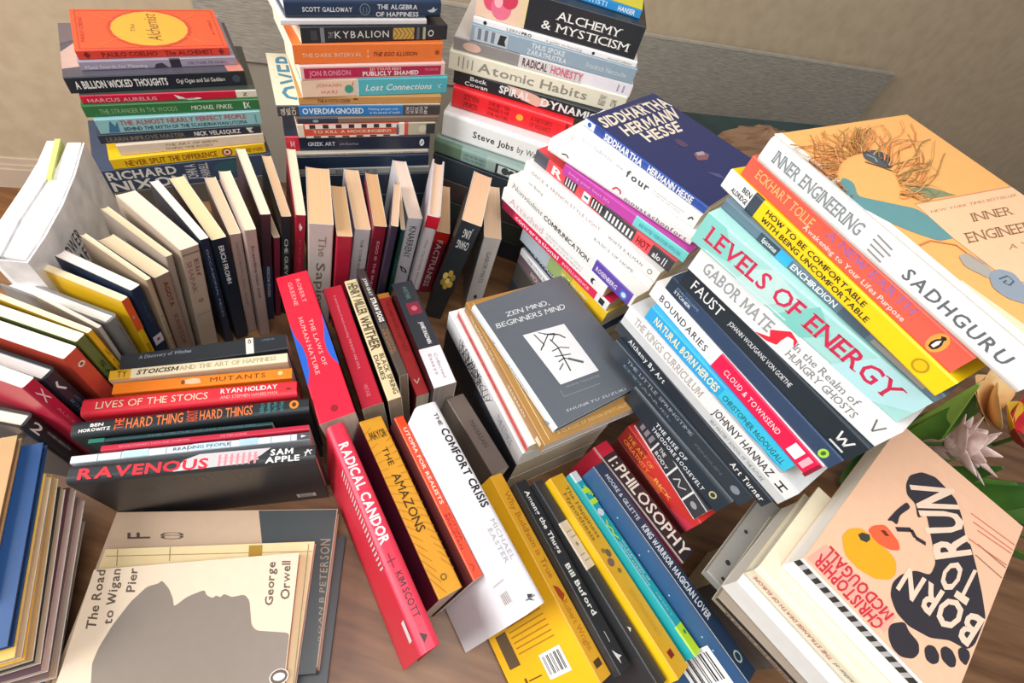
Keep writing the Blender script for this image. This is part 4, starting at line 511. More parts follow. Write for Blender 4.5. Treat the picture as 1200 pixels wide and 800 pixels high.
book('D_sid', '#27305f', 'navy paperback with huge cream block capitals on its cover, on top of its stack', bands=[(.92,1,'#2a4c9c')], spine='#2a4c9c', s=[('r',.0,.09,.1,.95,'#e4e8f2'),('c',.045,.5,.3,'#2a4c9c'),('r',.1,.17,0,1,'#223c86'),('t','SIDDHARTHA',.18,.5,.15,.88,'#f4f2ec','B'),('t','HERMANN HESSE',.55,.9,.15,.88,'#f4f2ec','B')],
 f=[('q','SIDDHARTHA',[(0.039,0.857),(0.995,0.824),(0.996,0.93),(0.077,0.954)],'#f3e6cf','B'),('q','HERMANN',[(0.141,0.723),(0.877,0.696),(0.965,0.807),(0.168,0.822)],'#f3e6cf','B'),('q','HESSE',[(0.256,0.609),(0.727,0.581),(0.8,0.677),(0.27,0.702)],'#f3e6cf','B'),
 ('p',[(0.531,0.549),(0.583,0.504),(0.571,0.443),(0.497,0.458),(0.488,0.507)],'#54405f'),('p',[(0.511,0.376),(0.625,0.363),(0.645,0.311),(0.554,0.283),(0.46,0.315)],'#7d5560'),('p',[(0.545,0.376),(0.629,0.356),(0.605,0.327),(0.522,0.346)],'#a89aa0'),('p',[(0.393,0.211),(0.42,0.14),(0.469,0.097),(0.48,0.152)],'#4a4f78'),('q','A NOVEL BY',[(0.396,0.944),(0.708,0.938),(0.718,0.952),(0.403,0.959)],'#c9b9a4')])
# ------------------------------------------------------------------ slanting rear stack (bottom to top)
book('C_green', '#8fa39c', 'grey-green hardback with a framed portrait on its spine, slanting rear stack', hard=True, bands=[(0,.22,'#59705c'),(.22,.42,'#7d968f')], s=[('t','LIVES OF THE GREAT',.24,.42,.55,.7,'#4d655f','s'),('t','PHILOSOPHERS',.24,.42,.3,.45,'#4d655f','s'),('r',.5,.68,.15,.85,'#2a3032'),('r',.52,.66,.22,.78,'#c4cfcc'),('e',.58,.5,.03,.25,'#3a4042'),('e',.63,.48,.025,.22,'#3a4042'),('t','LOVE',.78,.97,.2,.75,'#b8325a','b')])
book('C_jobs', '#f7f7f5', 'thick glossy white book with a small black title, above the grey-green portrait book', hard=True, s=[('t','Steve Jobs',.24,.56,.38,.62,'#2a2a2c','b'),('t','by Walter Isaacson',.59,1.0,.38,.62,'#55585a')])
book('C_pinker', '#e6232c', 'thick bright red book with dark capitals in short lines, in the slanting rear stack', hard=True, s=[('t','STEVEN',.1,.22,.55,.8,'#7d1416','s'),('t','PINKER',.1,.22,.2,.45,'#7d1416','s'),('t','THE BETTER',.3,.48,.66,.82,'#8d1416','s'),('t','ANGELS OF',.3,.48,.42,.58,'#8d1416','s'),('t','OUR NATURE',.3,.48,.18,.34,'#8d1416','s'),('e',.57,.52,.03,.15,'#f2a23a'),('t','A HISTORY',.66,.84,.55,.75,'#a81a1c','s'),('t','OF VIOLENCE',.66,.84,.25,.45,'#a81a1c','s'),('r',.95,.97,.1,.9,'#9a1418')])
book('C_spiral', '#22252a', 'black book with white capitals and a pinkish swirl, above the thick red book', s=[('t','Beck',.1,.2,.55,.85,'#f4f4f2','bs'),('t','Cowan',.07,.21,.12,.42,'#f4f4f2','bs'),('p',[(.32,1),(.42,.25),(.52,.05),(.6,.5),(.5,.9),(.42,1)],'#e3b5a2'),('t','SPIRAL',.28,.47,.3,.85,'#f4f4f2','Bs'),('t','DYNAMICS',.54,.93,.22,.8,'#f4f4f2','Bs')])
book('C_atomic', '#efe9d3', 'cream book with large grey lettering, in the middle of the slanting rear stack', hard=False, s=[('t','Atomic Habits',.16,.78,.28,.76,'#8f8b80','b'),('r',.05,.056,.3,.8,'#8f8b80'),('r',.075,.081,.2,.85,'#8f8b80'),('r',.1,.106,.3,.75,'#8f8b80'),('r',.125,.131,.25,.8,'#8f8b80'),('t','AN EASY WAY',.85,.89,.2,.8,'#5a574e','9'),('t','CLEAR',.92,.95,.3,.7,'#5a574e','9')])
book('C_radhon', '#d6d2d2', 'book half grey, half white with pink-red lettering, above the cream book', bands=[(.0,.36,'#8b8684')], s=[('t','RADICAL',.38,.52,.2,.8,'#5d3d42','B'),('t','HONESTY',.54,.72,.2,.8,'#c9647e','B'),('r',.72,1,0,1,'#f0ebf2'),('r',.92,.93,.2,.8,'#a59bb5'),('r',.95,.96,.2,.8,'#a59bb5'),('e',.1,.5,.05,.35,'#e0b9a8')])
book('C_zara', '#8fa3b1', 'grey-blue book with pale lettering, just under the thin white rule-like book', s=[('r',.02,.22,.1,.9,'#b9c3ca'),('r',.04,.06,.2,.85,'#6d7780'),('r',.08,.1,.2,.85,'#6d7780'),('r',.12,.14,.2,.85,'#6d7780'),('p',[(.16,.2),(.17,.8),(.21,.8),(.2,.5),(.21,.2)],'#2a2c30'),('t','THUS SPOKE',.36,.56,.55,.85,'#e3ebf0','b'),('t','ZARATHUSTRA',.34,.58,.15,.45,'#e3ebf0','b'),('t','Friedrich Nietzsche',.7,.95,.3,.6,'#d2dde4','s')])
book('C_lern', '#f6f6f6', 'very thin white book with tiny black marks, in the slanting rear stack', s=[('c',.07,.5,.3,'#222222'),('t','LERN',.2,.28,.25,.7,'#8a8a8a'),('t','PRO',.29,.35,.25,.7,'#222222','B'),('t','a guide to learning',.44,.66,.3,.6,'#9a9a9a'),('c',.73,.5,.25,'#333333'),('t','second edition',.82,.97,.3,.6,'#8a8a8a')])
book('C_mystic', '#23262b', 'thick black book with big white capitals and a pink flower picture, slanting stack', hard=False, bands=[(0,.3,'#eac9ae')], s=[('e',.09,.55,.05,.3,'#d8506a'),('e',.15,.4,.06,.34,'#e0708a'),('e',.19,.68,.05,.26,'#c93a55'),('e',.13,.55,.025,.16,'#f3b6bd'),('p',[(.25,.1),(.28,.3),(.26,.8),(.3,1),(.3,.1)],'#e6d0a0'),('t','ALCHEMY',.48,.87,.52,.76,'#f4f2ec','s'),('t','& MYSTICISM',.4,.94,.18,.42,'#f4f2ec','s')], pg='#dba873')
book('C_yellow', '#2a86c4', 'blue-spined book with a yellow and green cover, on top of the slanting rear stack', f=[('r',0,1,0,1,'#d8cf3c'),('e',.4,.25,.3,.16,'#7fa03a'),('e',.7,.5,.25,.2,'#f2e24a')], s=[('t','AKONTISTI',.5,.76,.25,.75,'#bfe0f2','bw'),('t','HANSER',.84,.96,.25,.75,'#f3f8fb','b')], pg='#dba873')
# ------------------------------------------------------------------ far-left stack (bottom to top)
book('A_nixon', '#33425c', 'thick slate-navy book with big white outlined capitals at the bottom of the far-left stack', s=[('t','RICHARD',.05,.42,.56,.9,'#e6e4dc','B'),('t','NIXON',.05,.46,.06,.46,'#e6e4dc','B'),('t','JOHN A',.47,.53,.2,.9,'#c9cdd2','b9'),('t','FARRELL',.55,.6,.2,.9,'#c9cdd2','b9'),('e',.75,.6,.12,.3,'#2d5560')])
book('A_never', '#f4c81e', 'yellow book with brown capitals and a red target mark in the far-left stack', s=[('t','NEVER SPLIT THE DIFFERENCE',.08,.66,.22,.72,'#8a4a1c','b'),('c',.73,.5,.42,'#8c2a22'),('c',.73,.5,.3,'#f4e6c8'),('c',.73,.5,.15,'#b03428'),('t','CHRIS VOSS',.82,.98,.3,.65,'#8a4a1c','b')], h=[('r',0,1,.2,.8,'#fbf3d4')])
book('A_artof', '#ead6c0', 'pale cream book with grey-brown capitals above the yellow book, far-left stack', s=[('t','THE ART OF BEING',.3,.66,.56,.76,'#9a7f6a','s'),('t','DOING TIME BOOKS',.3,.62,.2,.4,'#9a7f6a','s')])
book('A_learn', '#2c3340', 'charcoal book with dim capitals and a bold white name, under the light blue book', s=[('t','LEARN IMPROVE MASTER',.04,.5,.25,.7,'#7d7466','b'),('t','NICK VELASQUEZ',.56,.86,.25,.72,'#eeece6','b'),('p',[(.9,.8),(.92,.2),(.95,.2),(.93,.5),(.95,.8)],'#d6d4ce')])
book('A_almost', '#8fbfc4', 'light blue book with red and navy capitals in two lines in the far-left stack', s=[('t','THE ALMOST NEARLY PERFECT PEOPLE',.13,.9,.54,.86,'#a8474e','b'),('t','BEHIND THE MYTH OF THE SCANDINAVIAN UTOPIA',.14,.9,.16,.4,'#2c4054','b'),('p',[(.05,.1),(.08,.9),(.1,.5),(.12,.85),(.11,.1)],'#3f6f90'),('r',.96,.965,.2,.8,'#3f6f90')], pg='#e8eef4')
book('A_green', '#2f6b3c', 'dark green book with thin pale capitals in the far-left stack', s=[('t','THE STRANGER IN THE WOODS',.08,.5,.28,.66,'#8fb083'),('t','MICHAEL FINKEL',.58,.83,.28,.66,'#d9e2d0','i'),('r',.9,.91,.2,.8,'#e9ede4'),('t','X',.91,.94,.25,.75,'#e9ede4','b')])
book('A_marcus', '#3d4540', 'crimson-spined book with a white tail block and a white bird shape in the far-left stack', spine='#c2183a', bands=[(.87,1,'#e6dccb')], s=[('t','MARCUS AURELIUS',.03,.4,.2,.62,'#e0a0a8','b'),('p',[(.5,.8),(.52,.2),(.6,.1),(.63,.35),(.66,.2),(.64,.1),(.58,.05),(.55,.4)],'#efe4de'),('t','Z',.91,.94,.3,.7,'#54423a','b')])
book('A_billion', '#54505c', 'black-spined book with bold white capitals and a dim portrait cover in the far-left stack', spine='#1d232d', f=[('p',[(.15,1),(.45,1),(.6,.93),(.5,.82),(.2,.84)],'#c9a79f'),('p',[(.6,1),(1,1),(1,.8),(.7,.88)],'#6d5f66'),('p',[(0,.1),(.25,.12),(.25,.02),(0,0)],'#d88a7c')], s=[('t','A BILLION WICKED THOUGHTS',.04,.53,.3,.74,'#f1f0ec','B'),('t','Ogi Ogas and Sai Gaddam',.58,.87,.38,.64,'#dcdad4','b'),('c',.94,.5,.25,'#3f4550')])
book('A_mans', '#9d93a4', 'mauve-grey book with a misty spine between the orange book and the black-spined book', bands=[(.55,.62,'#2e2a36')], s=[('t','Mans Search for Meaning',.03,.4,.2,.55,'#e6dfe8','s'),('p',[(.44,.05),(.46,.5),(.5,.6),(.53,.1)],'#3a3440'),('t','VIKTOR FRANKL',.66,.94,.3,.6,'#6d6478')])
book('A_alch', '#ea5a34', 'bright orange paperback with a yellow oval on its cover, on top of the far-left stack', spine='#d23f30', hard=False, f=[('e',.5,.5,.47,.285,'#cf4630'),('e',.5,.5,.43,.26,'#f2b440'),('t','Alchemist',.18,.86,.44,.53,'#7d4a26','i'),('t','The',.4,.6,.6,.63,'#7d4a26','i'),('t','PAULO COELHO',.2,.8,.93,.955,'#b8382a'),('t','A FABLE',.3,.7,.06,.08,'#b8382a'),('l',[(.04,.97),(.96,.97),(.96,.03),(.04,.03),(.04,.97)],.0012,'#c94a2f'),('l',[(.1,.85),(.3,.7)],.0012,'#f0884e'),('l',[(.85,.85),(.7,.72)],.0012,'#f0884e'),('l',[(.1,.15),(.3,.28)],.0012,'#f0884e'),('l',[(.85,.15),(.7,.28)],.0012,'#f0884e')],
 s=[('t','PAULO COELHO',.15,.5,.25,.72,'#7a1d1c','bs'),('t','The ALCHEMIST',.55,.88,.25,.72,'#7a1d1c','bs'),('p',[(.04,.5),(.06,.9),(.08,.5),(.06,.1)],'#7a1d1c'),('p',[(.92,.5),(.94,.9),(.96,.5),(.94,.1)],'#7a1d1c')])
# ------------------------------------------------------------------ middle rear stack (bottom to top)
book('B_grey', '#8f8f8c', 'grey book at the bottom of the middle rear stack, just above the upright books', s=[('t','ESSAYS',.3,.6,.3,.7,'#55555a')])
book('B_navy', '#1c2b40', 'plain dark navy book low in the middle rear stack, without visible lettering', s=[('t','HISTORY',.7,.85,.3,.6,'#2d405c')])
book('B_creamthin', '#b9b0a0', 'thin cream-grey book between two navy books in the middle rear stack', s=[('t','LIGHT READING FOR THE AFTERNOON',.1,.55,.3,.7,'#6d675d'),('t','ALLEN',.7,.88,.3,.7,'#6d675d')])
book('B_greek', '#1e2638', 'navy book with a red square at its head, middle rear stack', bands=[(0,.085,'#c2263a')], s=[('t','GREEK ART',.14,.32,.36,.62,'#dfe0e4','s'),('t','John Boardman',.35,.48,.4,.56,'#8d93a2'),('e',.94,.5,.018,.26,'#e9e9ec'),('l',[(.932,.4),(.948,.62)],.0014,'#1e2638'),('t','M',.03,.055,.3,.7,'#f0b9b9','b')])
book('B_mock', '#c9503c', 'red and white patterned book with a red title strip, middle rear stack', bands=[(.0,.04,'#e4d4c0'),(.72,.76,'#eadfce'),(.79,1,'#bdb39a')], s=[('r',.05,.72,.66,.97,'#efe6da'),('r',.05,.72,.0,.16,'#e9ddd0')]+[('r',.08+.09*i,.12+.09*i,.68,.96,'#33262a') for i in range(7)]+[('r',.1+.1*i,.15+.1*i,.02,.14,'#4d3030') for i in range(6)]+[('t','TO KILL A MOCKINGBIRD',.1,.66,.34,.54,'#f3d8b8','b'),('r',.7,.715,.1,.9,'#3f6070'),('r',.93,1,.1,.9,'#3a3a3c'),('e',.9,.5,.03,.3,'#d9d0b8')])
book('B_brown', '#7d6656', 'thin grey-brown book with a navy head end, under the blue book with the cream cover', bands=[(0,.27,'#252f42')], s=[('e',.12,.5,.02,.25,'#8d97aa')])
book('B_over', '#e9e0c8', 'blue-spined book with a cream cover carrying large blue letters, in the middle rear stack', spine='#2476b8', bands=[(0,.12,'#3a3638'),(.75,1,'#454043')], s=[('t','OVERDIAGNOSED',.14,.5,.25,.75,'#f6f8fa','b'),('t','Making people sick',.53,.72,.56,.78,'#cfe2f2'),('t','in the pursuit of health',.54,.73,.2,.42,'#cfe2f2')]+[('t',x,u,u+.022,.15,.85,'#cfcac4','b9') for x,u in (('GIL',.02),('WEL',.05),('CH',.08),('SCHW',.77),('ARTZ',.8),('WOL',.83),('OSH',.86),('IN',.89))], f=[('t','OVER',.1,.98,.82,.95,'#3f7f9c','b'),('t','DIAGNOSED',.05,.95,.6,.72,'#b8763a','b')])
book('B_kraft', '#c08d50', 'brown kraft book with tiny dark lettering, under the cream and teal book', s=[('t','THE KYOTO COOK',.12,.34,.3,.7,'#5d3f22','b'),('r',.36,.39,.6,.8,'#5d3f22')])
book('B_lost', '#54b3bd', 'teal book with a cream head third and white italic lettering, in the middle rear stack', bands=[(0,.36,'#efcfb4')], s=[('t','Lost Connections',.41,.88,.32,.66,'#f3f9f8','bi'),('t','JOHANN',.09,.25,.6,.78,'#d9735f','w'),('t','HARI',.12,.22,.22,.4,'#d9735f','w'),('c',.3,.45,.24,'#3f9a84'),('p',[(.32,.7),(.335,.95),(.325,.6)],'#c95a4a'),('r',.35,.365,0,1,'#c9e3e0'),('l',[(.93,.5),(.96,.6)],.001,'#d6eef0'),('l',[(.93,.5),(.95,.35)],.001,'#d6eef0')])
book('B_ronson', '#f2c9c0', 'pale pink book with a deep crimson band and white capitals, under the orange book', s=[('r',.02,.97,.12,.82,'#b3204c'),('t','JON RONSON',.05,.32,.3,.64,'#d88a98','B'),('t','SO YOUVE BEEN',.45,.67,.58,.76,'#f2c9c0','b'),('t','PUBLICLY SHAMED',.4,.8,.2,.5,'#f6efe8','B'),('t','PICADOR',.85,.95,.45,.62,'#e08a9c')])
book('B_orange', '#ee7a35', 'plain orange book with two short lines of small capitals, under the black ornamented book', s=[('t','THE DARK INTERVAL',.05,.43,.36,.56,'#f6c2a0','b'),('t','THE EGO ILLUSION',.5,.81,.36,.56,'#7a2c1c','bi'),('r',.465,.475,.3,.42,'#f6c2a0'),('r',.465,.475,.55,.67,'#f6c2a0'),('e',.96,.5,.017,.13,'#a8421f')], pg='#e9e2cf')
book('B_kyb', '#20222a', 'black book with a gold chevron panel and thin white capitals, middle rear stack', s=[('t','KYBALION',.21,.57,.3,.72,'#e2e0da','w'),('t','THE',.17,.2,.3,.7,'#8d8d92','9'),('r',.06,.1,.2,.8,'#3c3e46'),('r',.12,.145,.05,.95,'#7d7f86'),('r',.6,.75,.14,.88,'#c9a24c')]+[('l',[(.6+.03*i,.15),(.63+.03*i,.5),(.6+.03*i,.87)],.0009,'#5d4518') for i in range(5)]+[('r',.77,.79,.1,.9,'#5d5f68'),('r',.815,.835,.1,.9,'#a9b88e'),('c',.875,.5,.22,'#d4d4d2'),('c',.875,.5,.14,'#20222a')])
book('B_whitethin', '#f0eaea', 'thin white booklet directly under the dark blue hardback, middle rear stack', s=[])
book('B_algebra', '#1f3450', 'dark blue hardback with white hand-lettered capitals on top of the middle rear stack', hard=True, pg='#f4f1ea', s=[('t','SCOTT GALLOWAY',.1,.4,.36,.58,'#eef0f2','b'),('c',.48,.48,.3,'#7d8a9a'),('c',.48,.48,.26,'#1f3450'),('t','{ }',.465,.495,.38,.58,'#7d8a9a'),('t','THE ALGEBRA',.56,.83,.5,.74,'#eef0f2','b'),('t','OF HAPPINESS',.55,.84,.12,.36,'#eef0f2','b'),('p',[(.9,.45),(.93,.5),(.945,.65),(.955,.5),(.975,.55),(.95,.35),(.92,.35)],'#c9d4dc')])
# ------------------------------------------------------------------ low stack in the middle
book('Z_scrib', '#f2f0f1', 'white book with black scribbled lines on its spine, low middle stack', s=[('l',[(.2+.3*i/40+.04*math.sin(i*1.7),.5+.42*math.sin(i*2.3)) for i in range(41)],.0008,'#222226'),('l',[(.3+.32*i/40+.03*math.sin(i*2.1),.45+.4*math.cos(i*1.9)) for i in range(41)],.0008,'#222226'),('t','THE ETHICS',.72,.9,.3,.7,'#a9b0c4')], pg='#f0ece6', hard=False)
book('Z_pinkwhite', '#efe6e4', 'white book with a salmon red stripe along its spine in the low middle stack', s=[('r',0,1,.3,.72,'#dc5f5a'),('t','BEING PEACE',.2,.6,.4,.62,'#b53a3e'),('t','VOX',.93,.98,.3,.75,'#c23a44','B')])
book('Z_gita', '#a3773c', 'golden-brown book with cream capitals under the grey ink-brush book', s=[('t','THE BHAGAVAD GITA',.08,.42,.4,.7,'#f0e0b8','bs'),('t','EASWARAN',.6,.8,.4,.7,'#f0e0b8','bs'),('r',.93,.98,.25,.75,'#ead9b0')], f=[('l',[(.06,.02),(.06,.98)],.0008,'#e6d2a0'),('t','A CLASSIC OF INDIAN SPIRITUALITY',.15,.9,.025,.045,'#d9b878','w')], pg='#d9cdbd')
book('Z_zen', '#595e66', 'grey book with a white square of black brush calligraphy on its cover', spine='#dfe7ea', hard=True, s=[('l',[(.28,.55),(.3,.3),(.31,.6)],.001,'#8d979c'),('t','ZEN MIND',.48,.72,.35,.65,'#b4c2c9','w'),('p',[(.9,.2),(.95,.8),(.95,.2)],'#7d939c')],
 f=[('q','ZEN MIND,',[(0.223,0.827),(0.677,0.8),(0.686,0.844),(0.235,0.862)],'#cfd2d4','s'),('q','BEGINNERS MIND',[(0.077,0.768),(0.792,0.723),(0.811,0.769),(0.09,0.806)],'#cfd2d4','s'),('p',[(0.248,0.653),(0.272,0.233),(0.665,0.21),(0.672,0.619)],'#e3e3e4')]
 +[('l',p,w_,'#26272b') for p,w_ in (([(0.346,0.628),(0.37,0.531),(0.324,0.512)],.0016),([(0.393,0.629),(0.465,0.589),(0.309,0.501)],.0014),([(0.454,0.593),(0.556,0.559),(0.591,0.517)],.002),([(0.451,0.551),(0.469,0.475),(0.432,0.289)],.0018),([(0.396,0.465),(0.487,0.469),(0.562,0.439)],.0014),([(0.386,0.423),(0.535,0.395)],.0014),([(0.387,0.378),(0.455,0.388),(0.519,0.348)],.0014),([(0.347,0.325),(0.416,0.356)],.0014),([(0.431,0.6),(0.529,0.578),(0.461,0.536)],.0012))]
 +[('l',[(0.484,0.373),(0.59,0.306)],.0034,'#54555a'),('q','INFORMAL TALKS ON ZEN',[(0.302,0.197),(0.633,0.171),(0.642,0.185),(0.307,0.21)],'#8d9198'),('q','SHUNRYU SUZUKI',[(0.171,0.059),(0.763,0.014),(0.774,0.029),(0.178,0.075)],'#b9bcc0','w'),('l',[(0.239,0.203),(0.233,0.153),(0.596,0.129)],.0006,'#8d9198')], pg='#b4b9bc')
# ------------------------------------------------------------------ stack at the lower right (bottom to top)
book('F_grey', '#8f8d88', 'grey book sticking out at the bottom of the lower right stack', f=[('c',.2,.93,.018,'#2a2a2a'),('c',.55,.95,.014,'#2a2a2a'),('c',.06,.9,.012,'#2a2a2a')], pg='#9a958c')
book('F_taupe', '#8d7f70', 'taupe book with a black upper edge, low in the lower right stack', s=[('r',0,1,.6,1,'#1d1d1f'),('t','yourself into the person you want to be',.1,.95,.12,.42,'#3a342e','8')], pg='#9a8d7e', )
book('F_white', '#ecebe8', 'plain white book under the cream book in the lower right stack', pg='#d8d3ca', s=[], hard=False)
book('F_cream', '#eae0c4', 'cream book with upside-down red and black spine lettering, under the footprint-cover book', hard=True, s=[('t','author of',.62,.74,.4,.6,'#4a4640','8'),('t','THE STRANGE DEATH OF EUROPE',.04,.6,.4,.6,'#b85a50','8b')], pg='#d8d0c4')
FOOT = [(0.238,0.759),(0.292,0.829),(0.382,0.865),(0.472,0.856),(0.562,0.841),(0.642,0.782),(0.734,0.679),(0.759,0.685),(0.845,0.604),(0.929,0.516),(0.996,0.432),(0.996,0.396),(0.996,0.291),(0.967,0.246),(0.87,0.221),(0.777,0.163),(0.655,0.13),(0.565,0.134),(0.495,0.172),(0.472,0.226),(0.491,0.287),(0.549,0.357),(0.634,0.394),(0.631,0.463),(0.549,0.546),(0.45,0.641),(0.417,0.584),(0.36,0.644),(0.289,0.648),(0.248,0.695)]
book('F_born', '#eebf9e', 'peach paperback with a black footprint and yellow rubber duck on its cover', open_side=True, pg='#faf8f5', h=[],
 F=[('p',[(0.014,0.01),(0.054,0.125),(0.575,0.119),(0.561,0.027)],'#f0a794'),
 ('q','CHRISTOPHER',[(0.542,0.059),(0.059,0.075),(0.05,0.017),(0.517,0.008)],'#c2303c','B'),('q','MCDOUGALL',[(0.561,0.122),(0.08,0.136),(0.071,0.08),(0.539,0.07)],'#c2303c','B'),
 ('p',[(p[0],p[1]) for p in FOOT],'#2f2b31')]
 +[('p',[(0.567,0.053),(0.571,0.083),(0.625,0.132),(0.667,0.112),(0.734,0.109),(0.759,0.077),(0.745,0.038),(0.686,0.004),(0.63,0.004),(0.591,0.024)],'#2f2b31'),('p',[(0.771,0.106),(0.781,0.134),(0.814,0.15),(0.853,0.136),(0.864,0.108),(0.841,0.082),(0.801,0.077)],'#2f2b31'),('p',[(0.844,0.16),(0.861,0.187),(0.9,0.196),(0.938,0.178),(0.947,0.149),(0.923,0.129),(0.871,0.129)],'#2f2b31'),('p',[(0.926,0.215),(0.939,0.241),(0.978,0.251),(0.996,0.235),(0.996,0.206),(0.992,0.187),(0.951,0.187)],'#2f2b31'),
 ('q','BORN',[(0.996,0.416),(0.507,0.338),(0.502,0.222),(0.968,0.264)],'#efd3bb','B'),('q','TO',[(0.886,0.596),(0.687,0.527),(0.685,0.39),(0.877,0.414)],'#efd3bb','B'),('q','RUN',[(0.787,0.638),(0.51,0.879),(0.276,0.714),(0.626,0.482)],'#efd3bb','B'),
 ('p',[(0.1,0.215),(0.111,0.272),(0.172,0.321),(0.27,0.324),(0.379,0.33),(0.433,0.32),(0.466,0.27),(0.453,0.226),(0.381,0.177),(0.274,0.152),(0.175,0.156)],'#eaa51e'),('p',[(0.204,0.333),(0.215,0.374),(0.269,0.424),(0.321,0.42),(0.391,0.407),(0.422,0.377),(0.371,0.34),(0.289,0.319)],'#e2603a'),('p',[(0.172,0.28),(0.185,0.304),(0.228,0.324),(0.247,0.306),(0.237,0.281),(0.201,0.269)],'#3f3a30'),('p',[(0.266,0.383),(0.287,0.4),(0.328,0.395),(0.309,0.38)],'#5d2c1e'),
 ('p',[(0.268,0.448),(0.282,0.534),(0.31,0.617),(0.349,0.604),(0.315,0.523),(0.335,0.471),(0.294,0.47)],'#2f2b31'),('l',[(0.341,0.45),(0.417,0.508),(0.461,0.49),(0.529,0.505)],.0042,'#2f2b31')]
 +[('l',[(0.682,0.837),(0.996,0.867)],.0013,'#d0735f'),('l',[(0.716,0.803),(0.996,0.834)],.0013,'#d0735f'),('l',[(0.761,0.78),(0.996,0.811)],.0013,'#d0735f'),('l',[(0.737,0.703),(0.996,0.736)],.0013,'#d0735f')]+[('l',[(0.795,0.714),(0.996,0.72)],.001,'#7d5a4a'),('l',[(0.809,0.656),(0.996,0.658)],.001,'#7d5a4a')],
 s=[('r',.0+.067*i,.0+.067*i+.036,.58,.84,'#1e1e20') for i in range(15)]+[('r',.036+.067*i,.067+.067*i,.58,.84,'#b9b9bb') for i in range(14)])
# ------------------------------------------------------------------ books lying at the lower left
book('N_dark', '#3c4043', 'dark grey book at the bottom of the pile with the silhouette cover', hard=True)
book('N_beige', '#c6ab90', 'beige and charcoal book with tall thin letters, under the pale yellow ruled book', hard=True, spine='#3a3f40',
 f=[('p',[(0.996,0.377),(0.996,0.004),(0.004,0.004),(0.004,0.165)],'#3b4142'),('q','F',[(0.826,0.822),(0.865,0.831),(0.865,0.924),(0.826,0.915)],'#4a3c34'),('q','CD',[(0.816,0.68),(0.861,0.689),(0.861,0.785),(0.818,0.776)],'#4a3c34'),('q','JORDAN B PETERSON',[(0.086,0.004),(0.79,0.015),(0.792,0.063),(0.093,0.004)],'#9a8a74','w')])
book('N_yellow', '#ecd4a0', 'pale yellow notebook with thin ruled lines and an olive square, under the silhouette book', name='notebook',
 f=[('l',[(0.95,0.985),(0.925,0.004)],.0007,'#8d7a50'),('l',[(0.996,0.945),(0.879,0.923)],.0007,'#8d7a50'),('l',[(0.996,0.707),(0.899,0.692)],.0007,'#8d7a50'),('l',[(0.982,0.029),(0.004,0.004)],.0007,'#8d7a50'),('p',[(0.988,0.33),(0.988,0.264),(0.898,0.255),(0.899,0.32)],'#a27d1c'),('l',[(0.064,0.004),(0.057,0.004)],.0007,'#8d7a50')])
book('N_orwell', '#edd8bd', 'cream paperback with a grey-brown face silhouette on its cover, on top at the lower left', pg='#cfa878',
 f=[('p',[(0.057,0.854),(0.248,0.858),(0.368,0.878),(0.46,0.87),(0.6,0.838),(0.745,0.787),(0.843,0.73),(0.858,0.679),(0.878,0.669),(0.814,0.625),(0.734,0.594),(0.679,0.582),(0.742,0.53),(0.781,0.452),(0.74,0.44),(0.713,0.406),(0.732,0.39),(0.713,0.369),(0.738,0.354),(0.706,0.313),(0.719,0.253),(0.669,0.223),(0.496,0.195),(0.454,0.168),(0.412,0.004),(0.08,0.004),(0.004,0.004)],'#85796e'),
 ('q','The Road',[(0.582,0.909),(0.991,0.946),(0.996,0.985),(0.594,0.951)],'#5d4c40','b'),('q','to Wigan',[(0.604,0.844),(0.988,0.876),(0.993,0.917),(0.61,0.883)],'#5d4c40','b'),('q','Pier',[(0.811,0.781),(0.985,0.798),(0.99,0.837),(0.817,0.821)],'#5d4c40','b'),('q','George',[(0.617,0.105),(0.942,0.12),(0.947,0.16),(0.623,0.143)],'#5d4c40','b'),('q','Orwell',[(0.649,0.023),(0.94,0.042),(0.945,0.085),(0.655,0.069)],'#5d4c40','b'),
 ('e',[(0.133,0.029)][0][0],[(0.133,0.029)][0][1],.05,.045,'#efe6da'),('e',[(0.133,0.029)][0][0],[(0.133,0.029)][0][1],.045,.04,'#54463c'),('e',[(0.133,0.029)][0][0],[(0.133,0.029)][0][1],.025,.028,'#efe6da')])
# ------------------------------------------------------------------ spine-up row in the middle
book('I_laws', '#8f1c34', 'widest red book with blue curved sides, at the left end of the middle spine-up row', spine='#e21d3a', pg='#d9c6b4', hard=False,
 s=[('p',[(.36,0),(.45,.06),(.52,.17),(.6,.2),(.68,.16),(.78,.0)],'#1f5cc0'),('p',[(.34,1),(.44,.93),(.52,.82),(.58,.8),(.64,.85),(.7,1)],'#1f5cc0'),('t','ROBERT',.05,.23,.56,.68,'#f3a0a0','sw'),('t','GREENE',.06,.24,.3,.42,'#f3a0a0','sw'),('t','THE LAWS OF',.36,.68,.56,.68,'#f3b0ac','sw'),('t','HUMAN NATURE',.33,.72,.3,.42,'#f3b0ac','sw'),('e',.94,.5,.02,.1,'#8c1426')])
book('I_red', '#8d1428', 'deep red book with one line of tiny pale lettering, second in the middle spine-up row', spine='#b01530', pg='#a8937c', s=[('t','A short history of nearly everything THE BODY AND SOUL',.08,.72,.42,.54,'#d88a94'),('t','VINTAGE',.84,.93,.4,.58,'#d8707c')])
book('I_hope', '#3d3428', 'narrow beige book patterned with dark letter blocks in the middle spine-up row', spine='#d9c79c', pg='#a8937c', s=[('t','HENRY MILLER',.03,.32,.15,.85,'#4d4030','B'),('t','WHITHER',.34,.62,.15,.85,'#4d4030','B'),('t','BLACK SPRING',.66,.97,.55,.88,'#4d4030','b'),('t','DIARIES',.66,.85,.12,.42,'#4d4030','b')])
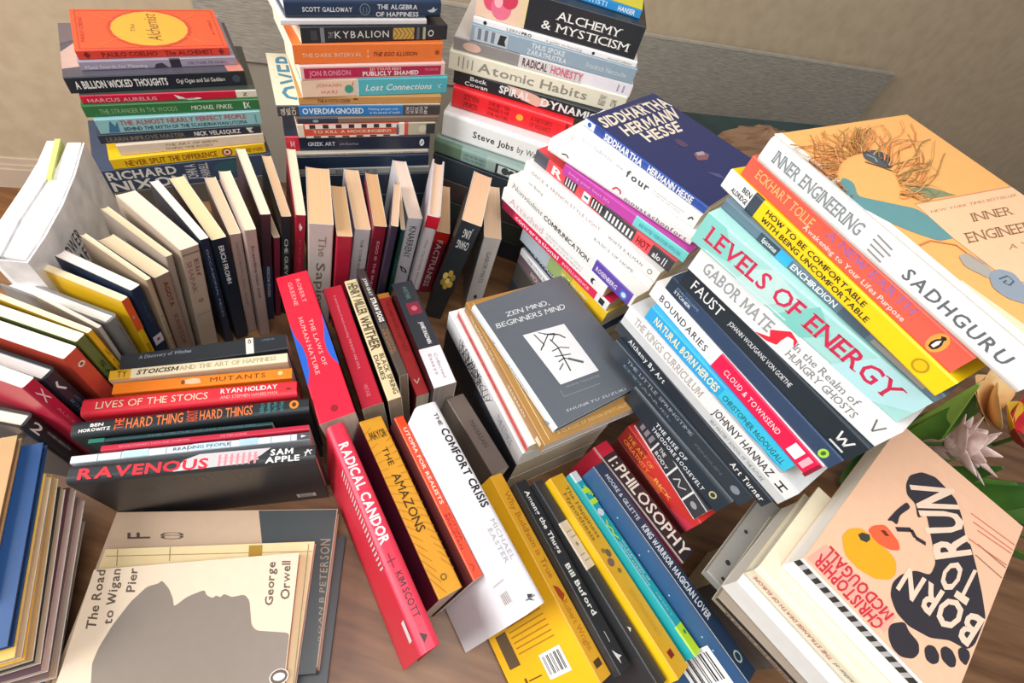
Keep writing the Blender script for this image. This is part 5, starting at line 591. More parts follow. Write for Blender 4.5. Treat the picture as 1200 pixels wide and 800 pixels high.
book('I_straw', '#2a2226', 'narrow dark brown book with white bold capitals in the middle spine-up row', spine='#3a2e30', pg='#8f7a66', bands=[(.55,1,'#4a4038')], s=[('t','JOHN GRAY',.1,.28,.3,.68,'#d9d4d0','b'),('t','STRAW DOGS',.3,.53,.25,.78,'#f3efe8','B'),('t','THOUGHTS ON',.6,.8,.5,.75,'#9a6a44'),('t','HUMANS',.6,.82,.15,.4,'#9a6a44')])
book('I_redv', '#7d1c1c', 'narrow red book with an orange head end, in the middle spine-up row', spine='#b02a2c', bands=[(0,.05,'#d98a34')], s=[('t','THE UNBEARABLE LIGHTNESS',.08,.6,.4,.7,'#7a1518','i'),('l',[(.86,.7),(.9,.4),(.86,.3)],.0012,'#f3d0c8')])
book('I_black', '#26292f', 'black book with a white tail third, right end of the middle spine-up row', spine='#2a2e36', pg='#9a9088', bands=[(.66,1,'#ece8ee')], s=[('r',.22,.34,.25,.85,'#7a2438'),('c',.28,.55,.14,'#c25a6c'),('t','ANOTHER',.05,.18,.4,.6,'#5d7a70'),('t','JAMES BALDWIN',.42,.63,.5,.68,'#eceaea','b'),('t','Collected',.72,.94,.55,.68,'#a88a90','s'),('t','Essays',.72,.9,.3,.43,'#a88a90','s')])
# ------------------------------------------------------------------ spine-up row in front
book('H_candor', '#d5203c', 'bright red book with white brush lettering, left end of the front row', spine='#e0304c', hard=True, s=[('t','RADICAL CANDOR',.1,.58,.25,.72,'#f7f3f0','B'),('t','KIM SCOTT',.7,.88,.35,.66,'#4a1420','b'),('l',[(.62,.4),(.68,.4)],.0012,'#7d1426'),('l',[(.65,.2),(.65,.65)],.0012,'#7d1426'),('p',[(.93,.3),(.95,.6),(.97,.35)],'#3a1018')], b=[('p',[(.985-.0,1-.22-.021*i),(.985,1-.212-.021*i),(.82,1-.2-.021*i),(.82,1-.208-.021*i)],'#f0dcdc') for i in range(22)]+[('r',.8,.93,.06,.14,'#efe9e6')])
book('H_amazons', '#5d2038', 'amber yellow book with dark radiating lines, second in the front spine-up row', spine='#e2a02c', pg='#b9ab98', s=[('l',[(.04+.045*i,0),(.0+.052*i,.35)],.0006,'#b8761c') for i in range(1,20)]+[('l',[(.05+.045*i,1),(.08+.04*i,.7)],.0006,'#b8761c') for i in range(1,20)]+[('t','MAYOR',.08,.13,.15,.85,'#4a3414','b9'),('t','THE',.19,.3,.38,.62,'#3f2c12','w'),('t','AMAZONS',.35,.68,.3,.66,'#3f2c12'),('c',.92,.5,.12,'#6d5a24'),('c',.92,.5,.07,'#e2a02c')])
book('H_utopia', '#4a1c20', 'orange-red book with white capitals in the front spine-up row', spine='#f0431c', pg='#c9bdb0', s=[('t','UTOPIA FOR REALISTS',.08,.58,.35,.7,'#f9d8c4','b'),('t','RUTGER',.64,.8,.55,.8,'#8a1c14','b'),('t','BREGMAN',.64,.84,.2,.45,'#8a1c14','b'),('l',[(.92,.3),(.94,.6),(.96,.3)],.001,'#8a1c14')])
book('H_comfort', '#f2f1f6', 'thick glossy white book with heavy black capitals in the front spine-up row', hard=True, s=[('t','THE',.06,.13,.56,.72,'#2a2a2c','b'),('t','COMFORT CRISIS',.15,.56,.5,.82,'#1e1e20','B'),('t','MICHAEL',.62,.8,.55,.72,'#b0b0b6','sw'),('t','EASTER',.65,.8,.28,.45,'#b0b0b6','sw'),('p',[(.94,.45),(.95,.65),(.96,.5),(.975,.6),(.96,.4)],'#3a3a3c'),('r',.955,.96,.3,.7,'#77777a')]+[('l',[(.1+.04*i,.02+.03*(i%3)),(.13+.04*i,.14)],.0005,'#e6b8c8') for i in range(20)], b=[('bars',.84,.96,.06,.12),('r',.82,.98,.15,.156,'#c4c2c8')], pg='#eee9e4')
book('H_taupe', '#5d534c', 'short dull taupe book between the thick white book and the low middle stack', s=[('t','MAHASAN',.35,.7,.4,.65,'#3a322e','s')], spine='#665a52')
# ------------------------------------------------------------------ spine-up row at the bottom
book('G_buddhism', '#f4b91c', 'mustard yellow book with a barcode on its back, left end of the bottom row', spine='#e0a526', s=[('t','Why Buddhism is True',.1,.55,.35,.75,'#b06a1c','s'),('p',[(.58,.3),(.6,.6),(.64,.75),(.66,.4),(.63,.3)],'#a03c1c'),('t','Robert Wright',.66,.88,.35,.7,'#b8741c','s'),('r',.92,.95,.25,.75,'#4a3414')],  # cover and spine are one yellow; lit and shaded tones painted in
 b=[('bars',.52,.8,.09,.2),('r',.1,.26,.2,.36,'#5d4a34')]+[('r',.3,.8,.24+.025*i,.246+.025*i,'#b07c1c') for i in range(7)]+[('r',.22,.25,.06,.14,'#6d4a1c'),('r',.27,.45,.12,.126,'#6d4a1c'),('r',.27,.42,.08,.086,'#6d4a1c')])
book('G_thugs', '#2a2b2e', 'black book with bold white lettering next to the mustard yellow book in the bottom row', spine='#26272a', s=[('t','Among the Thugs',.06,.42,.34,.68,'#f3f1ea','B'),('t','Bill Buford',.48,.74,.34,.68,'#f3f1ea','B'),('r',.82,.87,.45,.5,'#c9c7c4'),('p',[(.9,.3),(.93,.55),(.945,.75),(.945,.5),(.97,.45),(.94,.35)],'#e9e7e2')], pg='#ece9ea')
book('G_block', '#2c2c2e', 'black book with a cream middle panel on its spine, bottom row', spine='#303033', bands=[(.23,.47,'#d4c4ac')], s=[('r',.28,.285,.2,.8,'#a08c74'),('r',.31,.315,.3,.9,'#a08c74'),('r',.4,.405,.2,.7,'#a08c74'),('r',.43,.435,.3,.8,'#a08c74'),('e',.35,.5,.01,.1,'#8a765e'),('p',[(.75,.4),(.765,.65),(.775,.4)],'#e6e4e0')])
book('G_yellow', '#eec01c', 'golden yellow book with brown script and a small bird pattern in the bottom row', spine='#d9a520', s=[('t','The Happiness',.07,.36,.55,.78,'#7d5a1c','s'),('t','Hypothesis',.1,.36,.2,.42,'#7d5a1c','s'),('e',.44,.6,.02,.16,'#6d5a3c'),('e',.48,.42,.02,.2,'#7a5a4c'),('e',.42,.4,.012,.12,'#8d6a2c'),('e',.53,.6,.012,.12,'#8d6a2c'),('t','JONATHAN HAIDT',.62,.84,.4,.62,'#c49a34','b'),('r',.9,.93,.3,.6,'#7d1c14')])
book('G_flow', '#1f9da6', 'teal book with big lime letters and a lime tail block in the bottom row', bands=[(.86,1,'#b8dc1c'),(0,.06,'#d4dce2')], s=[('t','fl',.09,.2,.08,.95,'#b8e02c','B'),('c',.25,.45,.36,'#d6dce4'),('t','w',.29,.41,.08,.7,'#b8e02c','B'),('t','the psychology of',.42,.64,.55,.76,'#cfeef0'),('t','optimal experience',.42,.66,.2,.42,'#cfeef0'),('t','MIHALY',.7,.82,.35,.55,'#8fd0d6'),('c',.9,.6,.16,'#2a8a74'),('r',0,1,0,.04,'#e9f2f2')])
book('G_king', '#2c5078', 'navy book with a starry blue back, beside the teal book, bottom row', spine='#24364f', s=[('t','MOORE & GILLETTE',.06,.3,.35,.65,'#cfd6e0','b'),('t','KING WARRIOR MAGICIAN LOVER',.33,.76,.3,.72,'#e6eaf0','B'),('c',.92,.5,.25,'#a9b6a0'),('c',.92,.5,.17,'#24364f'),('r',0,1,0,.04,'#dfe6ee')], b=[('c',rs.uniform(.4,.98),rs.uniform(.1,.95),.004,'#9ab4d0') for i in range(40)]+[('bars',.55,.9,.02,.17)])
book('G_phil', '#9c1f30', 'black book with huge cream capitals and a red head end, bottom row', spine='#2b2126', bands=[(0,.1,'#b8213a')], s=[('r',0,1,.02,.1,'#b9a8a2'),('t','I:',.14,.2,.25,.85,'#e6ddd0','w'),('t','PHILOSOPHY',.22,.98,.25,.85,'#e6ddd0','b')], pg='#8d7664')
# ------------------------------------------------------------------ spine-up row on the left
book('K_blackpeng', '#23282f', 'black book with a small white penguin strip, furthest back in the left spine-up row', s=[('t','A Discovery of Witches',.1,.4,.6,.8,'#9aa4b0','i'),('r',.735,.785,0,1,'#e6e2da'),('t','LONDON',.84,.92,.7,.82,'#6d7884')]+penguin(.76,.78,.17,.1733,.028,'#d9d2c4'), b=[('bars',.05,.3,.04,.16)])
book('K_stoic', '#efe0be', 'thin cream book with a mustard head end and dark capitals in the left spine-up row', bands=[(0,.11,'#d9a52c')], s=[('t','STOICISM',.14,.36,.28,.72,'#3f3424','Bi'),('t','AND THE ART OF HAPPINESS',.37,.93,.28,.72,'#b0a078','s'),('t','TY',.04,.09,.2,.8,'#6d5218','b')])
book('K_mutants', '#f2811c', 'bright orange book with a small pale beast drawing in the left spine-up row', s=[('t','MUTANTS',.52,.84,.3,.72,'#6d3414','w'),('p',[(.36,.4),(.38,.7),(.42,.8),(.46,.7),(.47,.3),(.42,.25)],'#e6c49a'),('e',.37,.5,.012,.2,'#6d4a2c'),('e',.93,.55,.015,.2,'#f7c88a')])
book('K_lives', '#d92b3a', 'red book with cream and white capitals in the left spine-up row', hard=True, s=[('t','LIVES OF THE STOICS',.06,.56,.3,.68,'#f3cfae'),('t','RYAN HOLIDAY',.62,.9,.52,.78,'#fbf1ea','b'),('t','AND STEPHEN HANSELMAN',.62,.9,.2,.38,'#f0a8a0'),('r',.945,.97,.4,.5,'#7a1c24')])
book('K_hard', '#23292c', 'black book with hand-drawn orange capitals in the left spine-up row', hard=True, s=[('t','BEN',.07,.12,.52,.7,'#f4f2ee','B'),('t','HOROWITZ',.03,.15,.24,.42,'#f4f2ee','B'),('t','THE',.165,.2,.18,.85,'#d9572c','b9'),('t','HARD THING',.21,.44,.2,.78,'#d9703c','b'),('t','ABOUT',.455,.5,.15,.88,'#c94a2c','b9'),('t','HARD THINGS',.51,.74,.2,.78,'#d9703c','b'),('t','Building a',.77,.79,.2,.85,'#3a8a90','9'),('t','Business',.8,.82,.2,.85,'#3a8a90','9'),('t','When There',.83,.85,.2,.85,'#3a8a90','9'),('t','Are No Easy',.86,.88,.2,.85,'#3a8a90','9'),('e',.93,.55,.022,.28,'#f0852c'),('e',.93,.55,.01,.16,'#4a3414')], b=[('bars',.02,.1,.87,.94)])
book('K_dkgreen', '#1f3a3c', 'very thin dark green book under the black book with orange capitals', s=[('t','THE VIRTUE OF NATIONALISM',.3,.9,.3,.7,'#4a6a70'),('r',0,.08,0,1,'#1c6a58')])
book('K_redthin', '#b8203c', 'very thin crimson book above the strip of white and pale blue squares', s=[('t','REVOLUTIONARY FAITH AND CHAIRMAN',.08,.4,.3,.62,'#e08a98'),('t','PETERSONS',.55,.68,.3,.62,'#e08a98')])
book('K_reading', '#dfe9f0', 'thin white and pale blue checked book directly above the black book with red capitals', s=[('r',.09*i+.01,.09*i+.013,0,1,'#8d9aa4') for i in range(1,11)]+[('r',.2,.3,.05,.95,'#b9d6e8'),('r',.48,.62,.05,.95,'#c3dcea'),('r',.68,.76,.05,.95,'#aecde4'),('t','READING PEOPLE',.4,.64,.3,.7,'#4a5660','b'),('r',.94,1,.0,1,'#4a4a50'),('p',[(.96,.7),(.985,.5),(.96,.3)],'#e9e9e9')])
book('K_raven', '#2b2d30', 'black book with bold red capitals and a grey smear, nearest in the left spine-up row', hard=True, s=[('p',[(.4,.1),(.44,.7),(.5,.95),(.8,.98),(.76,.6),(.7,.2)],'#c9c5c8'),('t','RAVENOUS',.04,.54,.14,.68,'#dc2c38','B'),('r',.58,.75,.35,.45,'#e6b0b4'),('r',.58,.75,.55,.65,'#e6b0b4')]+[('r',.58+.025*i,.59+.025*i,.16,.82,'#dc8a92') for i in range(7)]+[('t','SAM',.8,.9,.52,.85,'#f6f4f2','B'),('t','APPLE',.78,.93,.1,.42,'#f6f4f2','B'),('l',[(.955,.3),(.965,.7),(.98,.4)],.0012,'#d4d2d0'),('l',[(.95,.5),(.985,.65)],.0012,'#d4d2d0')],
 b=[('r',.7-.03*i,.705-.03*i,.76,.86,'#4d5054') for i in range(0,1)]+[('bars',.1,.2,.06,.16)]+[('r',.8,.88,.9-.04*i,.905-.04*i,'#54575c') for i in range(4,16) if i%4])
# ------------------------------------------------------------------ books standing page edges up at the left edge
book('M_floor', '#a9b4bc', 'pale blue-grey book lying on the table at the bottom left corner', f=[('p',[(.3,.0),(.75,0),(.9,.6),(.5,.8)],'#26323c')])
for k_, c_, p_, lab in (('grey','#2c333e','#dcc9b4','dark-covered book with cream pages, lowest of the pile at the left edge'), ('rose','#5d4440','#e6d2c6','thin brown-covered book with pale pages, second lowest at the left edge'), ('pink','#4d2c34','#e9d4cc','thin dark red-covered book with pinkish pages in the pile at the left edge'),
 ('black','#26261f','#d9c9ae','thin black-covered book with cream pages in the pile at the left edge'), ('yellow','#e2a82c','#e8c68a','yellow-covered book with cream pages in the pile at the left edge'), ('cream','#e6b85a','#edd4a8','cream book with a pale yellow cover, under the dark blue one at the left edge'),
 ('blue','#1f4a80','#f0e4e4','dark blue-covered book with white pages, second from the top at the left edge'), ('tan','#c9a070','#efe4d8','tan-covered book on top of the pile at the left edge')):
    book('M_'+k_, c_, lab, pg=p_, flip=True, hard=k_ in ('blue', 'tan'), f=[('r',.0,.2,.05,.95,'#d0586a')] if k_ == 'tan' else ())
# ------------------------------------------------------------------ upright books in the curved row (left to right)
arc = [
 ('black2','#1d2026','#f1e3c8','black upright book with a small white numeral, nearest the left edge of the curved row',[('t','2',.05,.16,.2,.7,'#e9e6e2','b'),('t','WHEN BREATH',.2,.5,.55,.7,'#9a9a9c')],1),
 ('redx','#b81c3c','#f4f0ec','crimson upright book with a small white cross mark near the left edge',[('t','X',.06,.16,.3,.75,'#f3dcdc'),('t','ALICE FEENEY',.22,.6,.4,.6,'#d86a7c')],0),
 ('black','#1f2630','#f4ece8','blackish upright book with a white tick, between the crimson and the orange-red ones',[('l',[(.06,.5),(.09,.35),(.14,.6)],.002,'#e9ecee'),('t','HOW TO BE',.22,.45,.55,.7,'#5d6a78'),('t','IDLE',.22,.4,.25,.4,'#5d6a78')],1),
 ('orange','#c94a38','#f2eaea','orange-red upright book with a white penguin disc in the left of the curved row',[('c',.1,.55,.24,'#f0dccc'),('c',.1,.55,.12,'#8a3a30')],0),
 ('green','#5d6d34','#f0e2c6','olive green upright book with dark lettering in the left of the curved row',[('t','SALT',.2,.55,.3,.7,'#2c3a1c','b')],0),
 ('yellow','#e0ae1c','#efdcb4','narrow yellow upright book beside the olive green one',[('t','ZORBA',.15,.6,.3,.7,'#8d6a14','b')],0),
 ('pale','#b0aca6','#efe6d8','narrow pale grey upright book beside the narrow yellow one',[],0),
 ('grey','#7d7c78','#faf7f2','grey upright hardback with very white pages in the left of the curved row',[('t','KIERKEGAARD',.08,.3,.6,.72,'#5d5c5a')],1),
 ('penguin','#e2b41c','#f3dcb0','yellow upright book with an orange head end and a penguin oval',[('r',0,.28,0,1,'#d4562c')]+penguin(.16,.5,.3,.2,.0129,'#e08a4c')+[('t','ESSAYS',.42,.6,.3,.65,'#7d6414','b')],0),
 ('navy','#1d2a40','#f0e2da','navy upright book with a white strip across its spine',[('r',.42,.5,0,1,'#d9d0d4'),('c',.46,.5,.2,'#8a4a4c'),('t','GENET',.12,.3,.45,.6,'#44546c')],0),
 ('tan','#a48d74','#ecd2ac','narrow tan upright book beside the navy one with the white strip',[('t','LIGHT',.3,.6,.35,.65,'#7d6650')],0),
 ('agota','#8a7262','#ecd4ae','brown upright book with red-brown capitals, left of the gap in the curved row',[('t','AGOTA',.06,.28,.4,.7,'#5d2a24','b'),('t','KRISTOF',.36,.66,.4,.7,'#74483c','b')],0),
 ('cream','#9a8a7c','#eccfa6','thin leaning brown upright book, left of the broad beige upright one',[],0),
 ('elif','#b09c88','#eee0ca','broad beige upright book with red-brown lettering in two lines',[('r',.04,.05,.05,.95,'#7d6655'),('t','Elif',.1,.24,.58,.8,'#7d4c44','s'),('t','SHAFAK',.1,.36,.18,.42,'#8a5c54','s'),('c',.44,.5,.13,'#6d4038'),('c',.44,.5,.07,'#b09c88'),('r',.56,.565,.05,.95,'#8d7868')],0),
 ('navyw','#1a2638','#f6eedc','dark navy upright book with small pale lettering right of the broad beige one',[('t','OCCASIONAL PIECES',.08,.7,.35,.6,'#8d9ab0')],0),
 ('erich','#16222f','#efd2a4','blackish navy upright book with a bold white name',[('t','ERICH FROMM',.06,.4,.34,.66,'#e9e9e6','b')],0),
 ('pinka','#a38a80','#dcbf9e','dusty pink-brown upright book right of the blackish navy one',[('t','NOTES FROM A SMALL ISLAND',.08,.7,.36,.6,'#7d655c')],0),
 ('pinkb','#a9928a','#ecd9bc','dusty pink upright book with dark lettering, left of the tall cream-topped one',[('t','Scandinavian noir',.12,.6,.38,.64,'#4d3c3a','s')],0),
 ('tall','#3a262e','#f0e4c8','tall dark maroon upright book with a navy lower half and creamy pages',[('r',.45,1,0,1,'#1d2a44'),('t','MOSCOW STATION',.45,.75,.4,.7,'#c9ccd6','b')],0),
 ('maroon','#6d1f34','#c9a888','short maroon upright book left of the black one with white capitals',[],0),
 ('che','#23282c','#e0bd94','black upright book with tall white capitals',[('t','CHE GUEVARA',.2,.72,.3,.66,'#e4e4e0')],0),
 ('redw','#93182e','#f0e2c2','dark red upright book with a small white mark, left of the broadest white one',[('p',[(.06,.4),(.1,.7),(.13,.5),(.1,.35)],'#efd4d4'),('t','FRIDA',.2,.6,.4,.6,'#b8485a')],0),
 ('sapiens','#c9bdb6','#e3b98c','broadest upright book, pale grey-white with large dark serif lettering',[('t','The',.1,.28,.42,.72,'#8d7a6d','s'),('t','Sapiens',.34,.9,.34,.7,'#6d5a4d','s')],0),
 ('red','#a81c34','#dcb080','short bright red upright book right of the broadest one',[('t','CULT',.5,.8,.35,.6,'#8a1426')],0),
 ('white','#d4ccce','#eac49a','off-white upright book with small dark lettering, second to the right of the broadest one',[('t','THE COURAGE TO BE',.1,.6,.45,.62,'#6d6468','s')],0),
 ('ego','#7d1a2c','#d9a878','dark crimson upright book with small pale capitals',[('t','EGO IS THE ENEMY',.14,.7,.42,.62,'#d8a0a4','b')],0),
 ('dnavy','#2a2436','#dcb696','narrow dark plum upright book beside the dark crimson one',[],0),
 ('dgreen','#18403c','#d4ac84','narrow dark green upright book beside the white leaning one',[('t','ITHACA',.3,.6,.3,.65,'#3a7a6c')],0),
 ('kmarn','#dcd6da','#ecd2c0','white leaning upright book with stretched black capitals',[('t','KNARRENY',.08,.42,.25,.72,'#3a3234'),('l',[(.52,.2),(.56,.6),(.6,.75),(.58,.4),(.52,.2)],.002,'#3a3436'),('t','GEM',.75,.9,.3,.6,'#54484c')],0),
 ('redwhite','#d9cdcf','#eac6a8','white upright book with a red head block and red lower end',[('r',0,.1,0,1,'#c2182e'),('r',.72,1,0,1,'#7d1a2c'),('t','The Optimist Effect',.2,.68,.4,.6,'#9a8688','s')],1),
 ('fact','#8f1a30','#cfa47c','dark red upright book with tall white capitals leaning to the right',[('r',0,.16,0,1,'#d4261e'),('t','FACTFULNESS',.12,.9,.3,.7,'#ecd8d4','b')],0),
 ('jung','#22262a','#e6b893','black upright book with a gold flower and small white capitals',[('t','JUNG',.06,.15,.3,.7,'#d9d9d4','7s') if False else ('t','JUNG',.06,.13,.3,.7,'#d9d9d4','7'),('t','CHANG',.16,.23,.2,.8,'#d9d9d4','7')]+[('e',.55+.07*math.cos(a),.5+.24*math.sin(a),.035,.13,c_) for a,c_ in ((0,'#b8923c'),(1,'#c9a84c'),(2.1,'#8d7430'),(3.1,'#b08c3a'),(4.2,'#d4b45c'),(5.2,'#9a7c34'))]+[('e',.56,.5,.03,.12,'#e0c87a')],0),
 ('gabor','#cfc8c2','#dfbc9a','off-white upright book with grey capitals at the right end of the curved row',[('t','GABOR MATE',.16,.56,.42,.66,'#7d7470','s'),('p',[(.72,.5),(.76,.62),(.8,.5),(.76,.38)],'#3a3436')],0)]
for k_, c_, p_, lab, deco, hd in arc:
    book('L_'+k_, c_, lab, s=deco, pg=p_, hard=bool(hd))
# ------------------------------------------------------------------ book standing open at the left
LOBE_R = [(-0.6068, 0.4272), (-0.5718, 0.3716), (-0.5462, 0.3235), (-0.5264, 0.2781), (-0.5129, 0.2429), (-0.5332, 0.2382), (-0.5578, 0.2875), (-0.5743, 0.3280), (-0.5935, 0.3738), (-0.6187, 0.4195)]
LOBE_L = [(-0.6255, 0.4194), (-0.5964, 0.3720), (-0.5771, 0.3265), (-0.5605, 0.2860), (-0.5357, 0.2369), (-0.5606, 0.2410), (-0.5750, 0.2781), (-0.5997, 0.3363), (-0.6170, 0.3730), (-0.6386, 0.4108)]
COV = [(-0.5591, 0.2397), (-0.5321, 0.2313), (-0.5063, 0.2389), (-0.5198, 0.2749), (-0.5403, 0.3210), (-0.5667, 0.3700), (-0.6014, 0.4254)]
ZT = 0.2
op = empty('open_book', Matrix.Translation((LOBE_R[0][0], LOBE_R[0][1], 0)))
tag(op, 'white book standing splayed open on its end at the left, black lettering on its cover', 'book')
MI = op.matrix_world.inverted()
def prism(name, poly, z0, z1, mat, parent):
    k = len(poly); ar = sum(a[0]*b[1]-a[1]*b[0] for a, b in zip(poly, poly[1:]+poly[:1]))
    if ar < 0: poly = poly[::-1]
    m = MB(); m.add([MI@Vector((*p, z0)) for p in poly]+[MI@Vector((*p, z1)) for p in poly], [tuple(range(k))[::-1], tuple(range(k, 2*k))]+[(i, (i+1) % k, k+(i+1) % k, k+i) for i in range(k)], mat)
    return m.build(name, parent)
sheet = noise_mat('white_leaves', '#e4e0e2', '#f8f7f6', 60, .8)
prism('page_block', LOBE_R, .002, ZT, sheet, op); prism('page_block', LOBE_L, .002, ZT, sheet, op)
def wall_strip(poly, th, z0, z1, mat):
    m = MB(); n = len(poly); off = []
    for i, p in enumerate(poly):
        a = Vector(poly[max(i-1, 0)]); b = Vector(poly[min(i+1, n-1)]); t = (b-a).normalized(); off.append((p[0]+t.y*th, p[1]-t.x*th))
    for i in range(n-1):
        q = [poly[i], poly[i+1], off[i+1], off[i]]
        pts = [MI@Vector((*p, z0)) for p in q]+[MI@Vector((*p, z1)) for p in q]
        m.add(pts, [(3,2,1,0),(4,5,6,7),(0,1,5,4),(1,2,6,5),(2,3,7,6),(3,0,4,7)], mat)
    return m
cm = wall_strip(COV, .002, 0, ZT+.003, noise_mat('white_cover', '#d4d2d4', '#efedee', 40, .4))
TA, TB = Vector(COV[3]), Vector(COV[3+1])
def cover_text(txt, u0, u1, z0, z1, col, out):
    V, F = layout(txt, 'w'); d = TB-TA
    nrm = Vector((d.y, -d.x)).normalized()*(.0024*out)
    cm.add([MI@Vector((*(TA+d*(u0+(u1-u0)*x)+nrm), z0+(z1-z0)*y)) for x, y in V], F, paint(col))
for sgn in (1,):
    cover_text('POWER', .06, .94, ZT-.045, ZT-.027, '#2a2628', sgn)
    cover_text('CAFE', .25, .94, ZT-.068, ZT-.05, '#2a2628', sgn)
    cover_text('NOTES', .3, .9, ZT-.085, ZT-.074, '#6d686a', sgn)
cm.build('cover', op)
st = [(-0.6294, 0.4146), (-0.6243, 0.4180), (-0.5800, 0.3535), (-0.5843, 0.3510)]
prism('sticky_note', st, ZT-.03, ZT+.004, paint('#dfe88a'), op)
# ------------------------------------------------------------------ flowers at the right edge
GREEN = noise_mat('leaf_green', '#1f4a20', '#5d8a34', 8, .45, (1, 1, 1)); GREEN2 = noise_mat('leaf_pale', '#4d7a2c', '#8fae4a', 12, .45)
CREAMP = noise_mat('lily_petal', '#c4a59c', '#ead6cf', 60, .55); REDP = noise_mat('tulip_red', '#a01c2c', '#d0343a', 25, .45); PEACH = noise_mat('tulip_peach', '#e6b070', '#f4d49a', 18, .5); YEL = noise_mat('tulip_yellow', '#d9b02c', '#e8c84a', 20, .5); STEM = noise_mat('stem_green', '#3d5a24', '#5d7a3c', 20, .6)
def petal(mb, base, d, up, ln, wd, curl, mat, cup=.3, n=8):
    d = Vector(d).normalized(); up = (Vector(up)-d*d.dot(Vector(up))).normalized(); s = d.cross(up)
    P = []; F = []
    for i in range(n+1):
        t = i/n; w_ = wd*math.sin(math.pi*(.08+.9*t)**.8)*.5
        c = Vector(base)+d*ln*t*(1-.25*curl*t)+up*(curl*ln*t*t*.6)
        for j in (-2, -1, 0, 1, 2): P.append(c+s*w_*j/2+up*(cup*w_*(j/2)**2))
    for i in range(n):
        for j in range(4): a = i*5+j; F.append((a, a+1, a+6, a+5))
    mb.add(P, F, mat)
def tube(mb, pts, r, mat, n=8):
    pts = [Vector(p) for p in pts]; V = []; F = []
    for i, p in enumerate(pts):
        t = (pts[min(i+1, len(pts)-1)]-pts[max(i-1, 0)]).normalized(); a = t.orthogonal().normalized(); b = t.cross(a)
        V += [p+(a*math.cos(2*math.pi*k/n)+b*math.sin(2*math.pi*k/n))*r for k in range(n)]
    for i in range(len(pts)-1):
        for k in range(n): F.append((i*n+k, i*n+(k+1) % n, (i+1)*n+(k+1) % n, (i+1)*n+k))
    F += [tuple(range(n))[::-1], tuple(range((len(pts)-1)*n, len(pts)*n))]
    mb.add(V, F, mat)
FL = {'lily': (0.5164, 0.3874, 0.24), 'bud': (0.5232, 0.4036, 0.2), 'tulip': (0.687, 0.4801, 0.2), 'peach': (0.6098, 0.4958, 0.24), 'leaves': [((0.5448, 0.4418, 0.22), 1, 0.05), ((0.6167, 0.4967, 0.2), 0, 0.05), ((0.6315, 0.3721, 0.2), 0, 0.06), ((0.5791, 0.3454, 0.21), 0, 0.05), ((0.5976, 0.3239, 0.2), 1, 0.03), ((0.6246, 0.3131, 0.2), 0, 0.06), ((0.5919, 0.3938, 0.18), 0, 0.05), ((0.6793, 0.4092, 0.19), 0, 0.05), ((0.5508, 0.4377, 0.2), 0, 0.05), ((0.5988, 0.3287, 0.22), 1, 0.04), ((0.6602, 0.5315, 0.14), 0, 0.07), ((0.6496, 0.4071, 0.15), 0, 0.07), ((0.7341, 0.4093, 0.14), 0, 0.08)]}
def solid(o):
    m = o.modifiers.new('thick', 'SOLIDIFY'); m.thickness = .0008
    s = o.modifiers.new('smooth', 'SUBSURF'); s.levels = 1; s.render_levels = 1
    for p in o.data.polygons: p.use_smooth = True
    return o
toc = (Vector((0, 0, .66))-Vector(FL['lily'])).normalized()
right = Vector((cam.matrix_world[0][0], cam.matrix_world[1][0], cam.matrix_world[2][0]))
foot = Vector((FL['lily'][0]+.08, FL['lily'][1]+.05, .003))
bq = empty('flower_bouquet', Matrix.Identity(4)); tag(bq, 'bunch of flowers with a pinkish blossom and a red tulip at the right edge', 'flowers')
rf = random.Random(11)
def stem(name, c, bend):
    mb = MB(); tube(mb, [c, c+Vector(bend), (c+foot)/2+Vector(bend)*.4, foot], .0028, STEM); return mb.build(name, bq)
# ruffled pink-white blossom, opening to the right
c = Vector(FL['lily']); ax = (toc*.6+right*.75+Vector((0, 0, -.1))).normalized(); s1 = ax.orthogonal().normalized(); s2 = ax.cross(s1)
lil = stem('blossom', c, (-.01, .01, -.03)); lil['label'] = 'cream-pink ruffled blossom'
for ring, (n_, spread, ln, wd_) in enumerate(((7, .9, .05, .04), (6, .55, .046, .034), (4, .25, .04, .026))):
    for i in range(n_):
        a = 2*math.pi*i/n_+ring*.4+rf.uniform(-.15, .15); mb = MB(); dr = (s1*math.cos(a)+s2*math.sin(a))*spread*rf.uniform(.8, 1.2)+ax*.7
        petal(mb, c+ax*.003*ring, dr, ax, ln*rf.uniform(.85, 1.15), wd_, rf.uniform(-.25, .15), CREAMP, .35); solid(mb.build('petal', lil))
c = Vector(FL['bud']); bud = stem('bud', c, (0, .01, -.03))
for i in range(5):
    a = 2*math.pi*i/5; mb = MB(); petal(mb, c, (s1*math.cos(a)+s2*math.sin(a))*.5+ax, ax, .034, .024, .05, CREAMP, .6); solid(mb.build('petal', bud))
c = Vector(FL['tulip']); ax = Vector((-.2, -.25, 1)).normalized(); s1 = ax.orthogonal().normalized(); s2 = ax.cross(s1)
tul = stem('tulip', c, (.01, .01, -.04)); tul['label'] = 'red and yellow tulip with peach outer petals'
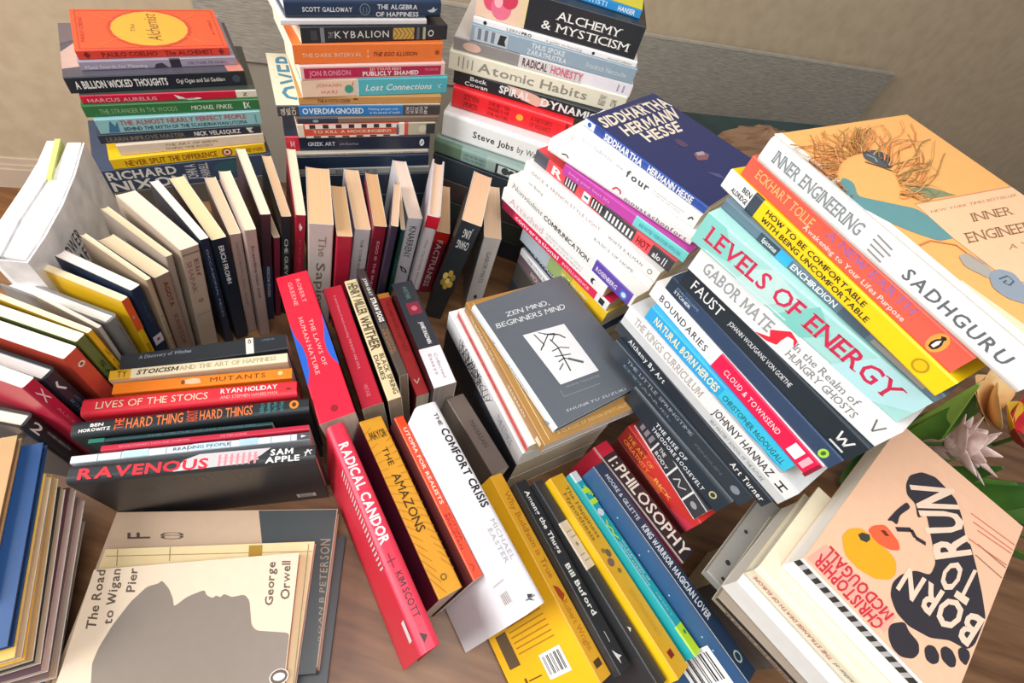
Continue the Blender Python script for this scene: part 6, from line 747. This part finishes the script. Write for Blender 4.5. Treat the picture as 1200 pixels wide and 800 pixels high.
for i in range(6):
    a = 2*math.pi*i/6; mb = MB(); r_ = (s1*math.cos(a)+s2*math.sin(a))
    petal(mb, c+r_*.008, r_*.75+ax*.75, ax, .08, .055, .15, (REDP, REDP, YEL, REDP, YEL, REDP)[i], .5); solid(mb.build('petal', tul))
pc = Vector(FL['peach'])
for dx in ((-.5, .1, .5), (.3, .6, .5), (-.1, -.5, .5), (-.6, -.3, .4)):
    mb = MB(); petal(mb, (pc*.7+c*.3)-Vector((0, 0, .015)), Vector(dx)+(pc-c).normalized()*.9, Vector((0, -.3, 1)), .075, .065, .1, PEACH, .3); solid(mb.build('petal', tul))
for i, (p, m_, wd) in enumerate(FL['leaves']):
    m_ = (GREEN, GREEN2)[m_]; p = Vector(p); mb = MB(); base = foot+Vector((.012*math.cos(i*2.2), .012*math.sin(i*2.2), .004)); d = p-base
    petal(mb, base, d, Vector((0, 0, 1)) if abs(d.normalized().z) < .9 else Vector((-1, -1, 0)), d.length*1.25, wd, -.12, m_, .25, 12); solid(mb.build('leaf', bq))
# ------------------------------------------------------------------ plain books out of sight under the piles
def fill(key, what, cols):
    P = POSE[key]; z = P[2]-.0003; n = max(1, round(z/.044)); t = z/n
    for i in range(n):
        Q = list(P); Q[2] = i*t; Q[11] = t-.0003
        book(key, cols[i % len(cols)], 'plain book at the very foot of '+what, pose=Q, group='hidden books under '+what)
fill('A_nixon', 'the far-left stack', ['#55524c'])
fill('B_grey', 'the middle rear stack', ['#2c3440', '#4a4440', '#26303c'])
fill('C_green', 'the slanting rear stack', ['#2c343c', '#3c4440', '#4a3c38'])
fill('D_purple', 'the stack with the navy cover', ['#33303a', '#26303c', '#44403c'])
fill('E_fiery', 'the tall right stack', ['#3a3028', '#6d2a28', '#2c2c30'])
fill('Z_scrib', 'the low middle stack', ['#3a3632', '#2c3038', '#4a443c'])
Q = list(POSE['F_grey']); Q[9:11] = [.11, .085]; Q[0] += .03*Q[3]+.035*Q[6]; Q[1] += .03*Q[4]+.035*Q[7]; POSE['F_low'] = Q
fill('F_low', 'the lower right stack', ['#5d5a56', '#6d6660', '#4a4a4c'])
